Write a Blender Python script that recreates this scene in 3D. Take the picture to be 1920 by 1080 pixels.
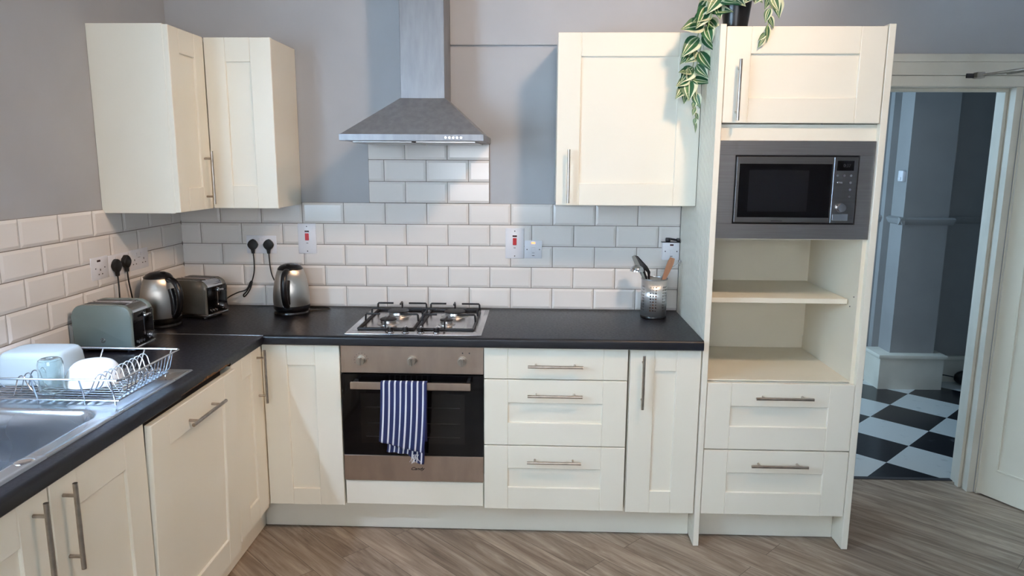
import bpy, bmesh, math, random
from mathutils import Vector, Matrix
random.seed(7)
S = bpy.context.scene
for o in list(bpy.data.objects): bpy.data.objects.remove(o)
PI = math.pi
# ------------------------------------------------------------------ camera
cam_d = bpy.data.cameras.new('camera'); cam = bpy.data.objects.new('camera', cam_d); S.collection.objects.link(cam); S.camera = cam
cam_d.sensor_width = 36; cam_d.lens = 1333.58/1920*36; cam_d.clip_start = .02
yaw, pit, rol = -.0344, .1747, .0055
F = Vector((math.sin(yaw)*math.cos(pit), math.cos(yaw)*math.cos(pit), -math.sin(pit)))
Rr = Vector((math.cos(yaw), -math.sin(yaw), 0)); Uu = Rr.cross(F)
R_ = math.cos(rol)*Rr+math.sin(rol)*Uu; U_ = -math.sin(rol)*Rr+math.cos(rol)*Uu
cam.matrix_world = Matrix(((R_.x,U_.x,-F.x,1.7429),(R_.y,U_.y,-F.y,-3.4205),(R_.z,U_.z,-F.z,1.6166),(0,0,0,1)))
# ------------------------------------------------------------------ view, world, lights
S.view_settings.view_transform = 'Standard'; S.view_settings.look = 'None'
S.view_settings.exposure = 0.2; S.view_settings.gamma = 1; S.view_settings.use_curve_mapping = False
W = bpy.data.worlds.new('world'); S.world = W; W.use_nodes = True
W.node_tree.nodes['Background'].inputs[0].default_value = (.55,.75,1,1)
W.node_tree.nodes['Background'].inputs[1].default_value = 1.0
def area(name, loc, aim, sx, sy, power, col, spread=PI):
    l = bpy.data.lights.new(name, 'AREA'); l.shape = 'RECTANGLE'; l.size = sx; l.size_y = sy; l.energy = power; l.color = col; l.spread = spread
    o = bpy.data.objects.new(name, l); S.collection.objects.link(o); o.location = loc
    o.rotation_euler = (Vector(aim)-Vector(loc)).to_track_quat('-Z','Y').to_euler(); return o
area('daylight_sink_window', (-.16,-2.35,1.72), (1.5,-1.9,1.5), 1.1, 1.05, 84, (.56,.77,1))
area('rear_fill_light', (1.5,-5.05,1.75), (1.5,-2,1.3), 1.7, 1.2, 42, (.98,.97,1))  # soft fill added behind the camera to lift the room
area('daylight_hall_window', (2.35,1.42,1.6), (4.5,1.6,1.3), .9, 1.7, 34, (.50,.76,1))
def spot(name, loc, aim, power, col, size, blend, rad):
    l = bpy.data.lights.new(name,'SPOT'); l.energy = power; l.color = col; l.spot_size = math.radians(size); l.spot_blend = blend; l.shadow_soft_size = rad
    o = bpy.data.objects.new(name, l); S.collection.objects.link(o); o.location = loc
    o.rotation_euler = (Vector(aim)-Vector(loc)).to_track_quat('-Z','Y').to_euler(); return o
spot('ceiling_spotlight', (2.75,-2.05,3.12), (1.45,0,1.35), 122, (1,.69,.46), 100, 1, .14)
spot('ceiling_spotlight_right', (3.9,-1.5,3.12), (0,-1.25,.85), 85, (1,.64,.38), 50, 1, .12)
spot('sink_spotlight', (.30,-1.78,1.72), (.36,-1.42,.93), 44, (.55,.72,1), 60, .5, .02)

# ------------------------------------------------------------------ materials
def s2l(c): return tuple((x/12.92 if x <= .04045 else ((x+.055)/1.055)**2.4) for x in (v/255 for v in c))
def mat(name, rgb, rough=.5, metal=0, spec=.5, **k):
    m = bpy.data.materials.new(name); m.use_nodes = True
    b = m.node_tree.nodes['Principled BSDF']
    b.inputs['Base Color'].default_value = (*s2l(rgb),1); b.inputs['Roughness'].default_value = rough
    b.inputs['Metallic'].default_value = metal; b.inputs['Specular IOR Level'].default_value = spec
    for kk, v in k.items(): b.inputs[kk.replace('_',' ')].default_value = v
    return m
def nd(m, t, **k):
    n = m.node_tree.nodes.new(t)
    for kk, v in k.items(): setattr(n, kk, v)
    return n
def lk(m, a, b): m.node_tree.links.new(a, b)
def bsdf(m): return m.node_tree.nodes['Principled BSDF']
def noise_col(m, rgb2, scale=(1,1,1), nscale=5, detail=6, lo=.35, hi=.65, rough=None, bump=0, bdist=.002):
    """mottle the base colour towards rgb2 with object-space noise"""
    tc = nd(m,'ShaderNodeTexCoord'); mp = nd(m,'ShaderNodeMapping'); mp.inputs['Scale'].default_value = scale
    n = nd(m,'ShaderNodeTexNoise'); n.inputs['Scale'].default_value = nscale; n.inputs['Detail'].default_value = detail
    lk(m, tc.outputs['Object'], mp.inputs[0]); lk(m, mp.outputs[0], n.inputs['Vector'])
    r = nd(m,'ShaderNodeMapRange'); r.inputs[1].default_value = lo; r.inputs[2].default_value = hi
    lk(m, n.outputs['Fac'], r.inputs[0])
    mx = nd(m,'ShaderNodeMix', data_type='RGBA'); mx.inputs[6].default_value = bsdf(m).inputs['Base Color'].default_value[:]
    mx.inputs[7].default_value = (*s2l(rgb2),1)
    lk(m, r.outputs[0], mx.inputs[0]); lk(m, mx.outputs[2], bsdf(m).inputs['Base Color'])
    if rough:
        rr = nd(m,'ShaderNodeMapRange'); rr.inputs[3].default_value = rough[0]; rr.inputs[4].default_value = rough[1]
        lk(m, r.outputs[0], rr.inputs[0]); lk(m, rr.outputs[0], bsdf(m).inputs['Roughness'])
    if bump:
        bp = nd(m,'ShaderNodeBump'); bp.inputs['Strength'].default_value = bump; bp.inputs['Distance'].default_value = bdist
        lk(m, n.outputs['Fac'], bp.inputs['Height']); lk(m, bp.outputs[0], bsdf(m).inputs['Normal'])
    return m
cream = noise_col(mat('cream_paint', (240,236,222), .38), (237,233,218), nscale=3)
cream_in = noise_col(mat('cream_melamine', (238,231,213), .42), (233,226,207), nscale=4)
wallp = noise_col(mat('grey_wall_paint', (178,179,182), .75), (173,174,177), nscale=3, bump=.15, bdist=.001)
hallp = noise_col(mat('hall_wall_paint', (154,153,152), .8), (148,147,146), nscale=4)
whitep = noise_col(mat('white_gloss_paint', (226,222,210), .4), (217,213,200), nscale=6)
ceilp = noise_col(mat('ceiling_paint', (228,226,220), .85), (222,220,214), nscale=2)
tilem = noise_col(mat('cream_ceramic_glaze', (234,229,224), .14), (230,225,220), nscale=2)
groutm = noise_col(mat('grout', (146,139,131), .85), (128,122,114), nscale=30)
def steelm(name, rgb, rough=.3, scale=(1,1,60), b=.05, rgb2=None):
    m = mat(name, rgb, rough, 1)
    return noise_col(m, rgb2 or tuple(int(c*.95) for c in rgb), scale=scale, nscale=6, rough=(rough*.93, rough*1.08), bump=b, bdist=.0006)
steel = steelm('brushed_steel', (178,176,174), .33)
steel_h = steelm('brushed_steel_hood', (150,151,155), .42, (6,6,1.2), rgb2=(138,140,145), b=0); bsdf(steel_h).inputs['Metallic'].default_value = .6
steel_o = steelm('oven_steel', (186,168,154), .38, (3,1,1), rgb2=(176,158,144), b=.02)
steel_m = steelm('microwave_steel', (168,163,160), .33, (1,1,50), b=.015)
chrome = mat('chrome', (215,215,218), .12, 1)
nickel = noise_col(mat('satin_nickel', (190,182,172), .3, 1), (170,162,152), nscale=40)
sinkm = noise_col(mat('sink_steel', (192,196,202), .27, 1), (184,188,195), nscale=7, detail=1, lo=.1, hi=.9, rough=(.26,.29))
blackg = noise_col(mat('black_glass', (6,6,8), .06, spec=.3), (11,11,13), nscale=3)
blackp = noise_col(mat('black_plastic', (14,14,17), .3), (20,20,23), nscale=20)
blacki = noise_col(mat('cast_black_enamel', (16,17,22), .45), (24,25,31), nscale=40, bump=.2)
rubber = mat('black_cable', (12,12,12), .5)
whitepl = noise_col(mat('white_plastic', (232,232,236), .3), (226,226,231), nscale=10)
redpl = mat('red_plastic', (190,20,30), .3)
darkred = mat('dark_red_neon', (60,18,24), .25)
greyd = mat('dark_grey', (60,60,64), .5)
screw = mat('screw_metal', (70,70,74), .4, .8)
sage = noise_col(mat('sage_enamel', (122,136,134), .22), (116,130,128), nscale=5)
pewter = noise_col(mat('pewter_enamel', (112,110,102), .25, .35), (104,102,95), nscale=5)
wood = noise_col(mat('beech_wood', (186,132,98), .6), (165,110,78), scale=(20,20,2), nscale=4)
chip = noise_col(mat('raw_chipboard', (150,108,66), .9), (96,66,40), nscale=60, bump=.6)
ceramic = mat('white_ceramic', (240,240,238), .12)
neon = mat('orange_neon', (255,90,40), .3); bsdf(neon).inputs['Emission Color'].default_value = (1,.25,.08,1); bsdf(neon).inputs['Emission Strength'].default_value = 2.5
worktopm = noise_col(mat('black_laminate', (12,13,23), .34), (17,19,27), nscale=90, rough=(.32,.42), bump=.08, bdist=.0005)
soil = noise_col(mat('pot_compost', (40,30,24), .9), (24,18,14), nscale=40)
# wood-look vinyl planks, laid diagonally
def plank_mat():
    m = mat('grey_brown_plank_vinyl', (120,105,95), .42)
    tc = nd(m,'ShaderNodeTexCoord'); mp = nd(m,'ShaderNodeMapping'); mp.inputs['Rotation'].default_value = (0,0,math.radians(44))
    lk(m, tc.outputs['Object'], mp.inputs[0])
    br = nd(m,'ShaderNodeTexBrick'); br.offset = .37; br.inputs['Color1'].default_value = (0,0,0,1); br.inputs['Color2'].default_value = (1,1,1,1)
    br.inputs['Scale'].default_value = 1; br.inputs['Brick Width'].default_value = 1.2; br.inputs['Row Height'].default_value = .13; br.inputs['Mortar Size'].default_value = .0012; br.inputs['Mortar Smooth'].default_value = .6
    lk(m, mp.outputs[0], br.inputs['Vector'])
    # per-plank offset of the grain
    ad = nd(m,'ShaderNodeVectorMath', operation='MULTIPLY_ADD'); lk(m, br.outputs['Color'], ad.inputs[0]); ad.inputs[1].default_value = (7,3,5); lk(m, mp.outputs[0], ad.inputs[2])
    mp2 = nd(m,'ShaderNodeMapping'); mp2.inputs['Scale'].default_value = (.8,6.5,1); lk(m, ad.outputs[0], mp2.inputs[0])
    n1 = nd(m,'ShaderNodeTexNoise'); n1.inputs['Scale'].default_value = 2.2; n1.inputs['Detail'].default_value = 9; n1.inputs['Distortion'].default_value = 1.6; n1.inputs['Roughness'].default_value = .62; lk(m, mp2.outputs[0], n1.inputs['Vector'])
    mp3 = nd(m,'ShaderNodeMapping'); mp3.inputs['Scale'].default_value = (2.0,45,1); lk(m, ad.outputs[0], mp3.inputs[0])
    n2 = nd(m,'ShaderNodeTexNoise'); n2.inputs['Scale'].default_value = 3; n2.inputs['Detail'].default_value = 4; lk(m, mp3.outputs[0], n2.inputs['Vector'])
    mx0 = nd(m,'ShaderNodeMix'); mx0.inputs[0].default_value = .2; lk(m, n1.outputs['Fac'], mx0.inputs[2]); lk(m, n2.outputs['Fac'], mx0.inputs[3])
    cr = nd(m,'ShaderNodeValToRGB'); e = cr.color_ramp.elements
    e[0].position = .33; e[0].color = (*s2l((114,97,83)),1); e[1].position = .66; e[1].color = (*s2l((188,171,154)),1)
    e2 = e.new(.5); e2.color = (*s2l((154,136,119)),1)
    lk(m, mx0.outputs[0], cr.inputs[0])
    mr = nd(m,'ShaderNodeMapRange'); mr.inputs[3].default_value = .84; mr.inputs[4].default_value = 1.1; lk(m, br.outputs['Color'], mr.inputs[0])
    mu = nd(m,'ShaderNodeVectorMath', operation='SCALE'); lk(m, cr.outputs[0], mu.inputs[0]); lk(m, mr.outputs[0], mu.inputs['Scale'])
    mm = nd(m,'ShaderNodeMix', data_type='RGBA'); lk(m, br.outputs['Fac'], mm.inputs[0]); lk(m, mu.outputs[0], mm.inputs[6]); mm.inputs[7].default_value = (*s2l((66,54,47)),1)
    lk(m, mm.outputs[2], bsdf(m).inputs['Base Color'])
    bp = nd(m,'ShaderNodeBump'); bp.inputs['Strength'].default_value = .2; bp.inputs['Distance'].default_value = .001; lk(m, mx0.outputs[0], bp.inputs['Height']); lk(m, bp.outputs[0], bsdf(m).inputs['Normal'])
    return m
plankm = plank_mat()
def checker_mat():
    m = mat('black_white_vinyl_tiles', (200,200,200), .2)
    tc = nd(m,'ShaderNodeTexCoord'); mp = nd(m,'ShaderNodeMapping', vector_type='TEXTURE')
    mp.inputs['Location'].default_value = (3.683,.343,.013); mp.inputs['Rotation'].default_value = (0,0,PI/4); mp.inputs['Scale'].default_value = (.345,.345,1)
    lk(m, tc.outputs['Object'], mp.inputs[0])
    ck = nd(m,'ShaderNodeTexChecker'); ck.inputs['Scale'].default_value = 1
    ck.inputs['Color1'].default_value = (*s2l((22,23,30)),1); ck.inputs['Color2'].default_value = (*s2l((205,208,206)),1)
    lk(m, mp.outputs[0], ck.inputs['Vector'])
    n = nd(m,'ShaderNodeTexNoise'); n.inputs['Scale'].default_value = 14; n.inputs['Detail'].default_value = 8; lk(m, tc.outputs['Object'], n.inputs['Vector'])
    r = nd(m,'ShaderNodeMapRange'); r.inputs[1].default_value = .62; r.inputs[2].default_value = .8; lk(m, n.outputs['Fac'], r.inputs[0]); r.inputs[4].default_value = .5
    mx = nd(m,'ShaderNodeMix', data_type='RGBA'); lk(m, r.outputs[0], mx.inputs[0]); lk(m, ck.outputs[0], mx.inputs[6]); mx.inputs[7].default_value = (*s2l((110,112,116)),1)
    lk(m, mx.outputs[2], bsdf(m).inputs['Base Color'])
    return m
checkm = checker_mat()
def fluted_mat():
    m = mat('cream_fluted_panel', (240,236,222), .4)
    tc = nd(m,'ShaderNodeTexCoord'); sx = nd(m,'ShaderNodeSeparateXYZ'); lk(m, tc.outputs['Object'], sx.inputs[0])
    a = nd(m,'ShaderNodeMath', operation='MULTIPLY'); lk(m, sx.outputs['Y'], a.inputs[0]); a.inputs[1].default_value = 2*PI/.022
    b = nd(m,'ShaderNodeMath', operation='SINE'); lk(m, a.outputs[0], b.inputs[0])
    bp = nd(m,'ShaderNodeBump'); bp.inputs['Strength'].default_value = .9; bp.inputs['Distance'].default_value = .002; lk(m, b.outputs[0], bp.inputs['Height']); lk(m, bp.outputs[0], bsdf(m).inputs['Normal'])
    return m
fluted = fluted_mat()
def towel_mat():
    m = mat('blue_striped_cotton', (38,48,98), .9)
    uv = nd(m,'ShaderNodeUVMap'); sx = nd(m,'ShaderNodeSeparateXYZ'); lk(m, uv.outputs[0], sx.inputs[0])
    a = nd(m,'ShaderNodeMath', operation='MULTIPLY_ADD'); lk(m, sx.outputs['X'], a.inputs[0]); a.inputs[1].default_value = 8.2; a.inputs[2].default_value = .0
    f = nd(m,'ShaderNodeMath', operation='FRACT'); lk(m, a.outputs[0], f.inputs[0])
    c = nd(m,'ShaderNodeMath', operation='COMPARE'); lk(m, f.outputs[0], c.inputs[0]); c.inputs[1].default_value = .56; c.inputs[2].default_value = .15
    n = nd(m,'ShaderNodeTexNoise'); n.inputs['Scale'].default_value = 400; tc = nd(m,'ShaderNodeTexCoord'); lk(m, tc.outputs['Object'], n.inputs['Vector'])
    mx = nd(m,'ShaderNodeMix', data_type='RGBA'); lk(m, c.outputs[0], mx.inputs[0]); mx.inputs[6].default_value = (*s2l((36,45,92)),1); mx.inputs[7].default_value = (*s2l((222,224,232)),1)
    lk(m, mx.outputs[2], bsdf(m).inputs['Base Color'])
    bp = nd(m,'ShaderNodeBump'); bp.inputs['Strength'].default_value = .4; bp.inputs['Distance'].default_value = .001; lk(m, n.outputs['Fac'], bp.inputs['Height']); lk(m, bp.outputs[0], bsdf(m).inputs['Normal'])
    return m
towelm = towel_mat()
def leaf_mat():
    m = mat('variegated_leaf', (60,110,70), .4)
    uv = nd(m,'ShaderNodeUVMap'); sx = nd(m,'ShaderNodeSeparateXYZ'); lk(m, uv.outputs[0], sx.inputs[0])
    cr = nd(m,'ShaderNodeValToRGB'); e = cr.color_ramp.elements; cr.color_ramp.interpolation = 'LINEAR'
    G = (*s2l((40,92,58)),1); Wt = (*s2l((214,218,186)),1); G2 = (*s2l((92,132,74)),1)
    e[0].position = 0; e[0].color = Wt; e[1].position = 1; e[1].color = G
    for p, c in ((.20,Wt),(.23,G),(.46,G),(.48,Wt),(.52,Wt),(.545,G),(.70,G2),(.73,Wt),(.77,Wt),(.80,G)):
        x = e.new(p); x.color = c
    lk(m, sx.outputs['X'], cr.inputs[0]); lk(m, cr.outputs[0], bsdf(m).inputs['Base Color'])
    return m
leafm = leaf_mat()
stemm = mat('green_stem', (140,158,96), .6)
def perf_mat():
    m = mat('perforated_steel', (205,203,201), .34, .8, Anisotropic=.85, Anisotropic_Rotation=.0)
    uv = nd(m,'ShaderNodeUVMap'); sx = nd(m,'ShaderNodeSeparateXYZ'); lk(m, uv.outputs[0], sx.inputs[0])
    def M(op, a, b=None, c=None):
        n = nd(m,'ShaderNodeMath', operation=op)
        for i, v in enumerate((a,b,c)):
            if v is None: continue
            if isinstance(v,(int,float)): n.inputs[i].default_value = v
            else: lk(m, v, n.inputs[i])
        return n.outputs[0]
    u = M('MULTIPLY', sx.outputs['X'], 30.0); v = M('MULTIPLY', sx.outputs['Y'], 13.0)
    fu = M('SUBTRACT', M('FRACT', u), .5); fv = M('SUBTRACT', M('FRACT', v), .5)
    d = M('SQRT', M('ADD', M('MULTIPLY', M('MULTIPLY',fu,.95), M('MULTIPLY',fu,.95)), M('MULTIPLY', fv, fv)))
    hole = M('LESS_THAN', d, .27)
    grp = M('LESS_THAN', M('MODULO', M('FLOOR', u), 5.0), 2.5)
    rng = M('MULTIPLY', M('GREATER_THAN', v, 2.0), M('LESS_THAN', v, 11.0))
    k = M('MULTIPLY', M('MULTIPLY', hole, grp), rng)
    tr = nd(m,'ShaderNodeBsdfTransparent'); ms = nd(m,'ShaderNodeMixShader'); out = m.node_tree.nodes['Material Output']
    lk(m, k, ms.inputs[0]); lk(m, bsdf(m).outputs[0], ms.inputs[1]); lk(m, tr.outputs[0], ms.inputs[2]); lk(m, ms.outputs[0], out.inputs[0])
    return m
perfm = perf_mat()
glassm = mat('clear_glass', (235,245,245), .03, Transmission_Weight=.95, IOR=1.45)
frostm = noise_col(mat('frosted_plastic', (222,232,234), .22, Transmission_Weight=.5, IOR=1.2), (215,228,232), nscale=4)
paneg = mat('window_glass', (245,250,252), .02, Transmission_Weight=1.0, IOR=1.02)

# ------------------------------------------------------------------ mesh helpers
class MB:
    def __init__(s, M=None): s.bm = bmesh.new(); s.M = M or Matrix(); s.uv = None
    def _fin(s, vs, mi=0, fs=None):
        if fs is None:
            fs = set()
            for v in vs: fs.update(v.link_faces)
        for f in fs: f.material_index = mi
        bmesh.ops.transform(s.bm, matrix=s.M, verts=list(vs))
    def box(s, x0,x1,y0,y1,z0,z1, bev=0, mi=0, seg=1):
        r = bmesh.ops.create_cube(s.bm, size=1, matrix=Matrix.Translation(((x0+x1)/2,(y0+y1)/2,(z0+z1)/2)) @ Matrix.Diagonal((abs(x1-x0),abs(y1-y0),abs(z1-z0),1)))
        vs = r['verts']
        if bev > 0:
            es = set(e for v in vs for e in v.link_edges)
            r2 = bmesh.ops.bevel(s.bm, geom=list(es), offset=bev, segments=seg, affect='EDGES', profile=.5)
            vs = list({v for f in r2['faces'] for v in f.verts} | {v for v in vs if v.is_valid})
        s._fin(vs, mi); return s
    def cyl(s, p0, p1, r, seg=16, mi=0, r2=None):
        p0, p1 = Vector(p0), Vector(p1); d = p1-p0
        q = d.to_track_quat('Z','Y').to_matrix().to_4x4()
        rr = bmesh.ops.create_cone(s.bm, cap_ends=True, segments=seg, radius1=r, radius2=r if r2 is None else r2, depth=d.length, matrix=Matrix.Translation((p0+p1)/2) @ q)
        s._fin(rr['verts'], mi); return s
    def sph(s, c, r, sc=(1,1,1), seg=16, mi=0):
        rr = bmesh.ops.create_uvsphere(s.bm, u_segments=seg, v_segments=max(6,seg//2), radius=r, matrix=Matrix.Translation(c) @ Matrix.Diagonal((*sc,1)))
        s._fin(rr['verts'], mi); return s
    def tube(s, pts, r, seg=8, closed=False, mi=0, flat=1.0, smooth=0):
        pts = [Vector(p) for p in pts]
        if smooth: pts = catmull(pts, smooth, closed)
        n = len(pts); rings = []; up = None
        for i, p in enumerate(pts):
            a = pts[(i-1)%n] if (closed or i>0) else p; b = pts[(i+1)%n] if (closed or i<n-1) else p
            t = (b-a).normalized() if (b-a).length > 1e-9 else Vector((0,0,1))
            if up is None:
                up = Vector((0,0,1)) if abs(t.z) < .9 else Vector((1,0,0))
            x = up - t*up.dot(t)
            if x.length < 1e-4: x = Vector((0,1,0)) - t*t.y
            x.normalize(); up = x; y = t.cross(x)
            rad = r[i*(len(r)-1)//max(1,n-1)] if isinstance(r,(list,tuple)) else r
            rings.append([s.bm.verts.new(p + x*math.cos(k*2*PI/seg)*rad + y*math.sin(k*2*PI/seg)*rad*flat) for k in range(seg)])
        fs = []
        for i in range(n if closed else n-1):
            A, B = rings[i], rings[(i+1)%n]
            for k in range(seg): fs.append(s.bm.faces.new((A[k],A[(k+1)%seg],B[(k+1)%seg],B[k])))
        if not closed: fs.append(s.bm.faces.new(rings[0][::-1])); fs.append(s.bm.faces.new(rings[-1]))
        s._fin([v for r_ in rings for v in r_], mi, fs); return s
    def lathe(s, prof, c=(0,0,0), seg=40, mi=0, uv=False):
        c = Vector(c); rings = []; fs = []
        if uv: s.uv = s.uv or s.bm.loops.layers.uv.new('UVMap')
        for r, z in prof: rings.append([s.bm.verts.new(c+Vector((max(r,1e-5)*math.cos(k*2*PI/seg), max(r,1e-5)*math.sin(k*2*PI/seg), z))) for k in range(seg)])
        z0, z1 = prof[0][1], prof[-1][1]
        for i in range(len(rings)-1):
            for k in range(seg):
                f = s.bm.faces.new((rings[i][k],rings[i][(k+1)%seg],rings[i+1][(k+1)%seg],rings[i+1][k])); fs.append(f)
                if uv:
                    for l, (uu, zz) in zip(f.loops, ((k,i),(k+1,i),(k+1,i+1),(k,i+1))): l[s.uv].uv = (uu/seg, (prof[zz][1]-z0)/(z1-z0))
        s._fin([v for r_ in rings for v in r_], mi, fs); return s
    def prism(s, poly, axis, a0, a1, mi=0, bev=0):
        """poly in the two other axes, extruded along axis from a0 to a1"""
        def P(u, v, a): return {'x':(a,u,v),'y':(u,a,v),'z':(u,v,a)}[axis]
        A = [s.bm.verts.new(P(u,v,a0)) for u,v in poly]; B = [s.bm.verts.new(P(u,v,a1)) for u,v in poly]; n = len(poly)
        fs = [s.bm.faces.new(A), s.bm.faces.new(B[::-1])] + [s.bm.faces.new((A[i],B[i],B[(i+1)%n],A[(i+1)%n])) for i in range(n)]
        vs = A+B
        if bev:
            es = set(e for f in fs[:2] for e in f.edges)
            r2 = bmesh.ops.bevel(s.bm, geom=list(es), offset=bev, segments=2, affect='EDGES', profile=.5)
            vs = list({v for f in r2['faces'] for v in f.verts} | {v for v in vs if v.is_valid})
            s._fin(vs, mi); return s
        s._fin(vs, mi, fs); return s
    def grid(s, fn, nu, nv, mi=0, uv=False, closed_u=False):
        V = [[s.bm.verts.new(fn(i/(nu-1), j/(nv-1))) for j in range(nv)] for i in range(nu)]; fs = []
        if uv: s.uv = s.uv or s.bm.loops.layers.uv.new('UVMap')
        for i in range(nu-1):
            for j in range(nv-1):
                f = s.bm.faces.new((V[i][j],V[i+1][j],V[i+1][j+1],V[i][j+1])); fs.append(f)
                if uv:
                    for l, (a,b) in zip(f.loops, ((i,j),(i+1,j),(i+1,j+1),(i,j+1))): l[s.uv].uv = (a/(nu-1), b/(nv-1))
        s._fin([v for r in V for v in r], mi, fs); return s
    def build(s, name, mats, parent=None, smooth=35, solid=0, kind=None, recalc=True):
        if recalc: bmesh.ops.recalc_face_normals(s.bm, faces=s.bm.faces[:])
        a = math.radians(smooth)
        for f in s.bm.faces: f.smooth = smooth > 0
        for e in s.bm.edges:
            if len(e.link_faces) == 2 and e.calc_face_angle(0) > a: e.smooth = False
        me = bpy.data.meshes.new(name); s.bm.to_mesh(me); s.bm.free()
        for m in (mats if isinstance(mats,(list,tuple)) else [mats]): me.materials.append(m)
        o = bpy.data.objects.new(name, me); S.collection.objects.link(o)
        if parent is not None:
            o.parent = parent; o.matrix_parent_inverse = wm(parent).inverted()
        if solid:
            md = o.modifiers.new('solidify','SOLIDIFY'); md.thickness = solid; md.offset = 0
        if kind: o['kind'] = kind
        return o
def wm(o):
    m = Matrix.LocRotScale(o.location, o.rotation_euler, o.scale)
    return (wm(o.parent) @ o.matrix_parent_inverse @ m) if o.parent else m
def catmull(P, n, closed=False):
    out = []; L = len(P)
    for i in range(L if closed else L-1):
        g = lambda k: P[k % L] if closed else P[min(max(k,0),L-1)]
        p0,p1,p2,p3 = g(i-1),g(i),g(i+1),g(i+2)
        for j in range(n):
            t = j/n; out.append(.5*((2*p1)+(p2-p0)*t+(2*p0-5*p1+4*p2-p3)*t*t+(3*p1-p0-3*p2+p3)*t**3))
    if not closed: out.append(P[-1])
    return out
def thing(name, label, cat, loc=(0,0,0), rz=0, group=None):
    o = bpy.data.objects.new(name, None); S.collection.objects.link(o); o.empty_display_size = .05
    o.location = loc; o.rotation_euler = (0,0,rz); o['label'] = label; o['category'] = cat
    if group: o['group'] = group
    return o
def tag(o, label, cat, group=None):
    o['label'] = label; o['category'] = cat
    if group: o['group'] = group
    return o
def st(o): o['kind'] = 'structure'; return o
T = Matrix.Translation
def RZ(a): return Matrix.Rotation(a, 4, 'Z')

# ------------------------------------------------------------------ room shell
CZ = 3.4
st(MB().box(-.12,4.72,-5.0,.135,-.05,0).build('floor', plankm))
st(MB().box(2.2,6.2,.135,3.6,-.05,0).build('floor_hall', checkm))
st(MB().box(3.15,3.915,.12,.15,-.002,.004,.002).build('trim_threshold', greyd))
# back wall with the doorway
m = MB(); m.box(-.12,3.13,0,.14,0,CZ); m.box(3.13,3.945,0,.14,2.0,CZ); m.box(3.945,6.2,0,.14,0,CZ)
st(m.build('wall_back', wallp))
st(MB().prism([(0,2.147),(-.014,2.149),(-.014,CZ),(0,CZ)],'x',1.335,3.06).build('wall_back_boxing', wallp))
# left wall with the window over the sink
m = MB(); m.box(-.12,0,-1.78,0,0,CZ); m.box(-.12,0,-2.90,-1.78,0,1.16); m.box(-.12,0,-2.90,-1.78,2.28,CZ); m.box(-.12,0,-5,-2.90,0,CZ)
st(m.build('wall_left', wallp))
m = MB(); m.box(-.12,2.3,-5.12,-5,0,.9) if 0 else None
m.box(-.12,.6,-5.0,-4.88,0,CZ); m.box(2.4,4.72,-5.0,-4.88,0,CZ); m.box(.6,2.4,-5.0,-4.88,0,1.1); m.box(.6,2.4,-5.0,-4.88,2.35,CZ)
st(m.build('wall_front', wallp))
st(MB().box(4.6,4.72,-4.88,0,0,CZ).build('wall_right', wallp))
st(MB().box(-.12,4.72,-5,.14,CZ,CZ+.06).build('ceiling', ceilp))
def window(n, M, w, h):
    f = MB(M); t = .05
    f.box(0,w,-.03,.03,0,t,.003); f.box(0,w,-.03,.03,h-t,h,.003); f.box(0,t,-.03,.03,t,h-t,.003); f.box(w-t,w,-.03,.03,t,h-t,.003); f.box(w/2-.03,w/2+.03,-.03,.03,t,h-t,.003)
    o = st(f.build('window_%d'%n, whitep))
    MB(M).box(t,w/2-.03,-.004,.004,t,h-t).build('pane', paneg, o); MB(M).box(w/2+.03,w-t,-.004,.004,t,h-t).build('pane', paneg, o)
    MB(M).box(-.04,w+.04,-.14,-.03,-.03,0,.004).build('window_sill', whitep, o)
window(1, T((-.05,-2.90,1.16)) @ RZ(PI/2), 1.12, 1.12)
window(2, T((2.4,-4.95,1.1)) @ RZ(PI), 1.8, 1.25)  # second one is unseen, added in the rear wall for the fill light
# hall beyond the doorway
m = MB(); m.box(3.0,6.2,3.48,3.6,0,CZ)
st(m.build('wall_hall_back', hallp))
st(MB().box(6.08,6.2,.14,3.48,0,CZ).build('wall_hall_right', hallp))
m = MB(); m.box(2.4,2.5,.14,.95,0,CZ); m.box(2.4,2.5,1.9,3.6,0,CZ); m.box(2.4,2.5,.95,1.9,0,.6); m.box(2.4,2.5,.95,1.9,2.5,CZ)
st(m.build('wall_hall_left', hallp))
st(MB().box(2.2,6.2,.14,3.6,CZ,CZ+.06).build('ceiling_hall', ceilp))
m = MB(); m.box(4.335,4.65,1.72,3.48,0,CZ); m.box(4.285,4.335,1.90,3.48,0,CZ); m.box(3.0,4.285,1.955,2.1,0,CZ); m.box(4.65,6.08,1.90,2.1,0,CZ)
st(m.build('wall_hall_pier', hallp))
def dado(m, x0, x1, y, z=1.215):
    m.prism([(y,z-.02),(y-.012,z-.015),(y-.03,z+.01),(y-.034,z+.022),(y-.02,z+.032),(y,z+.034)],'x',x0,x1)
m = MB(); dado(m, 4.30,4.685,1.72); dado(m, 4.65,6.0,1.90); dado(m,3.0,4.285,1.955)
m.prism([(4.335,1.195),(4.32,1.2),(4.305,1.225),(4.301,1.237),(4.315,1.247),(4.335,1.249)],'y',1.69,1.90)
st(m.build('trim_hall_dado', hallp))
def skirt(m, poly, h=.235):
    m.prism(poly,'z',0,h-.03)
    cx = sum(p[0] for p in poly)/len(poly); cy = sum(p[1] for p in poly)/len(poly)
    m.prism([(x+(.014 if x>cx else -.014), y-(.014 if y<cy else 0)) for x,y in poly],'z',h-.03,h, bev=.006)
m = MB(); skirt(m, [(4.245,1.665),(4.70,1.665),(4.70,1.90),(4.245,1.90)], .26)
st(m.build('baseboard_hall_pier', whitep))
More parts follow.
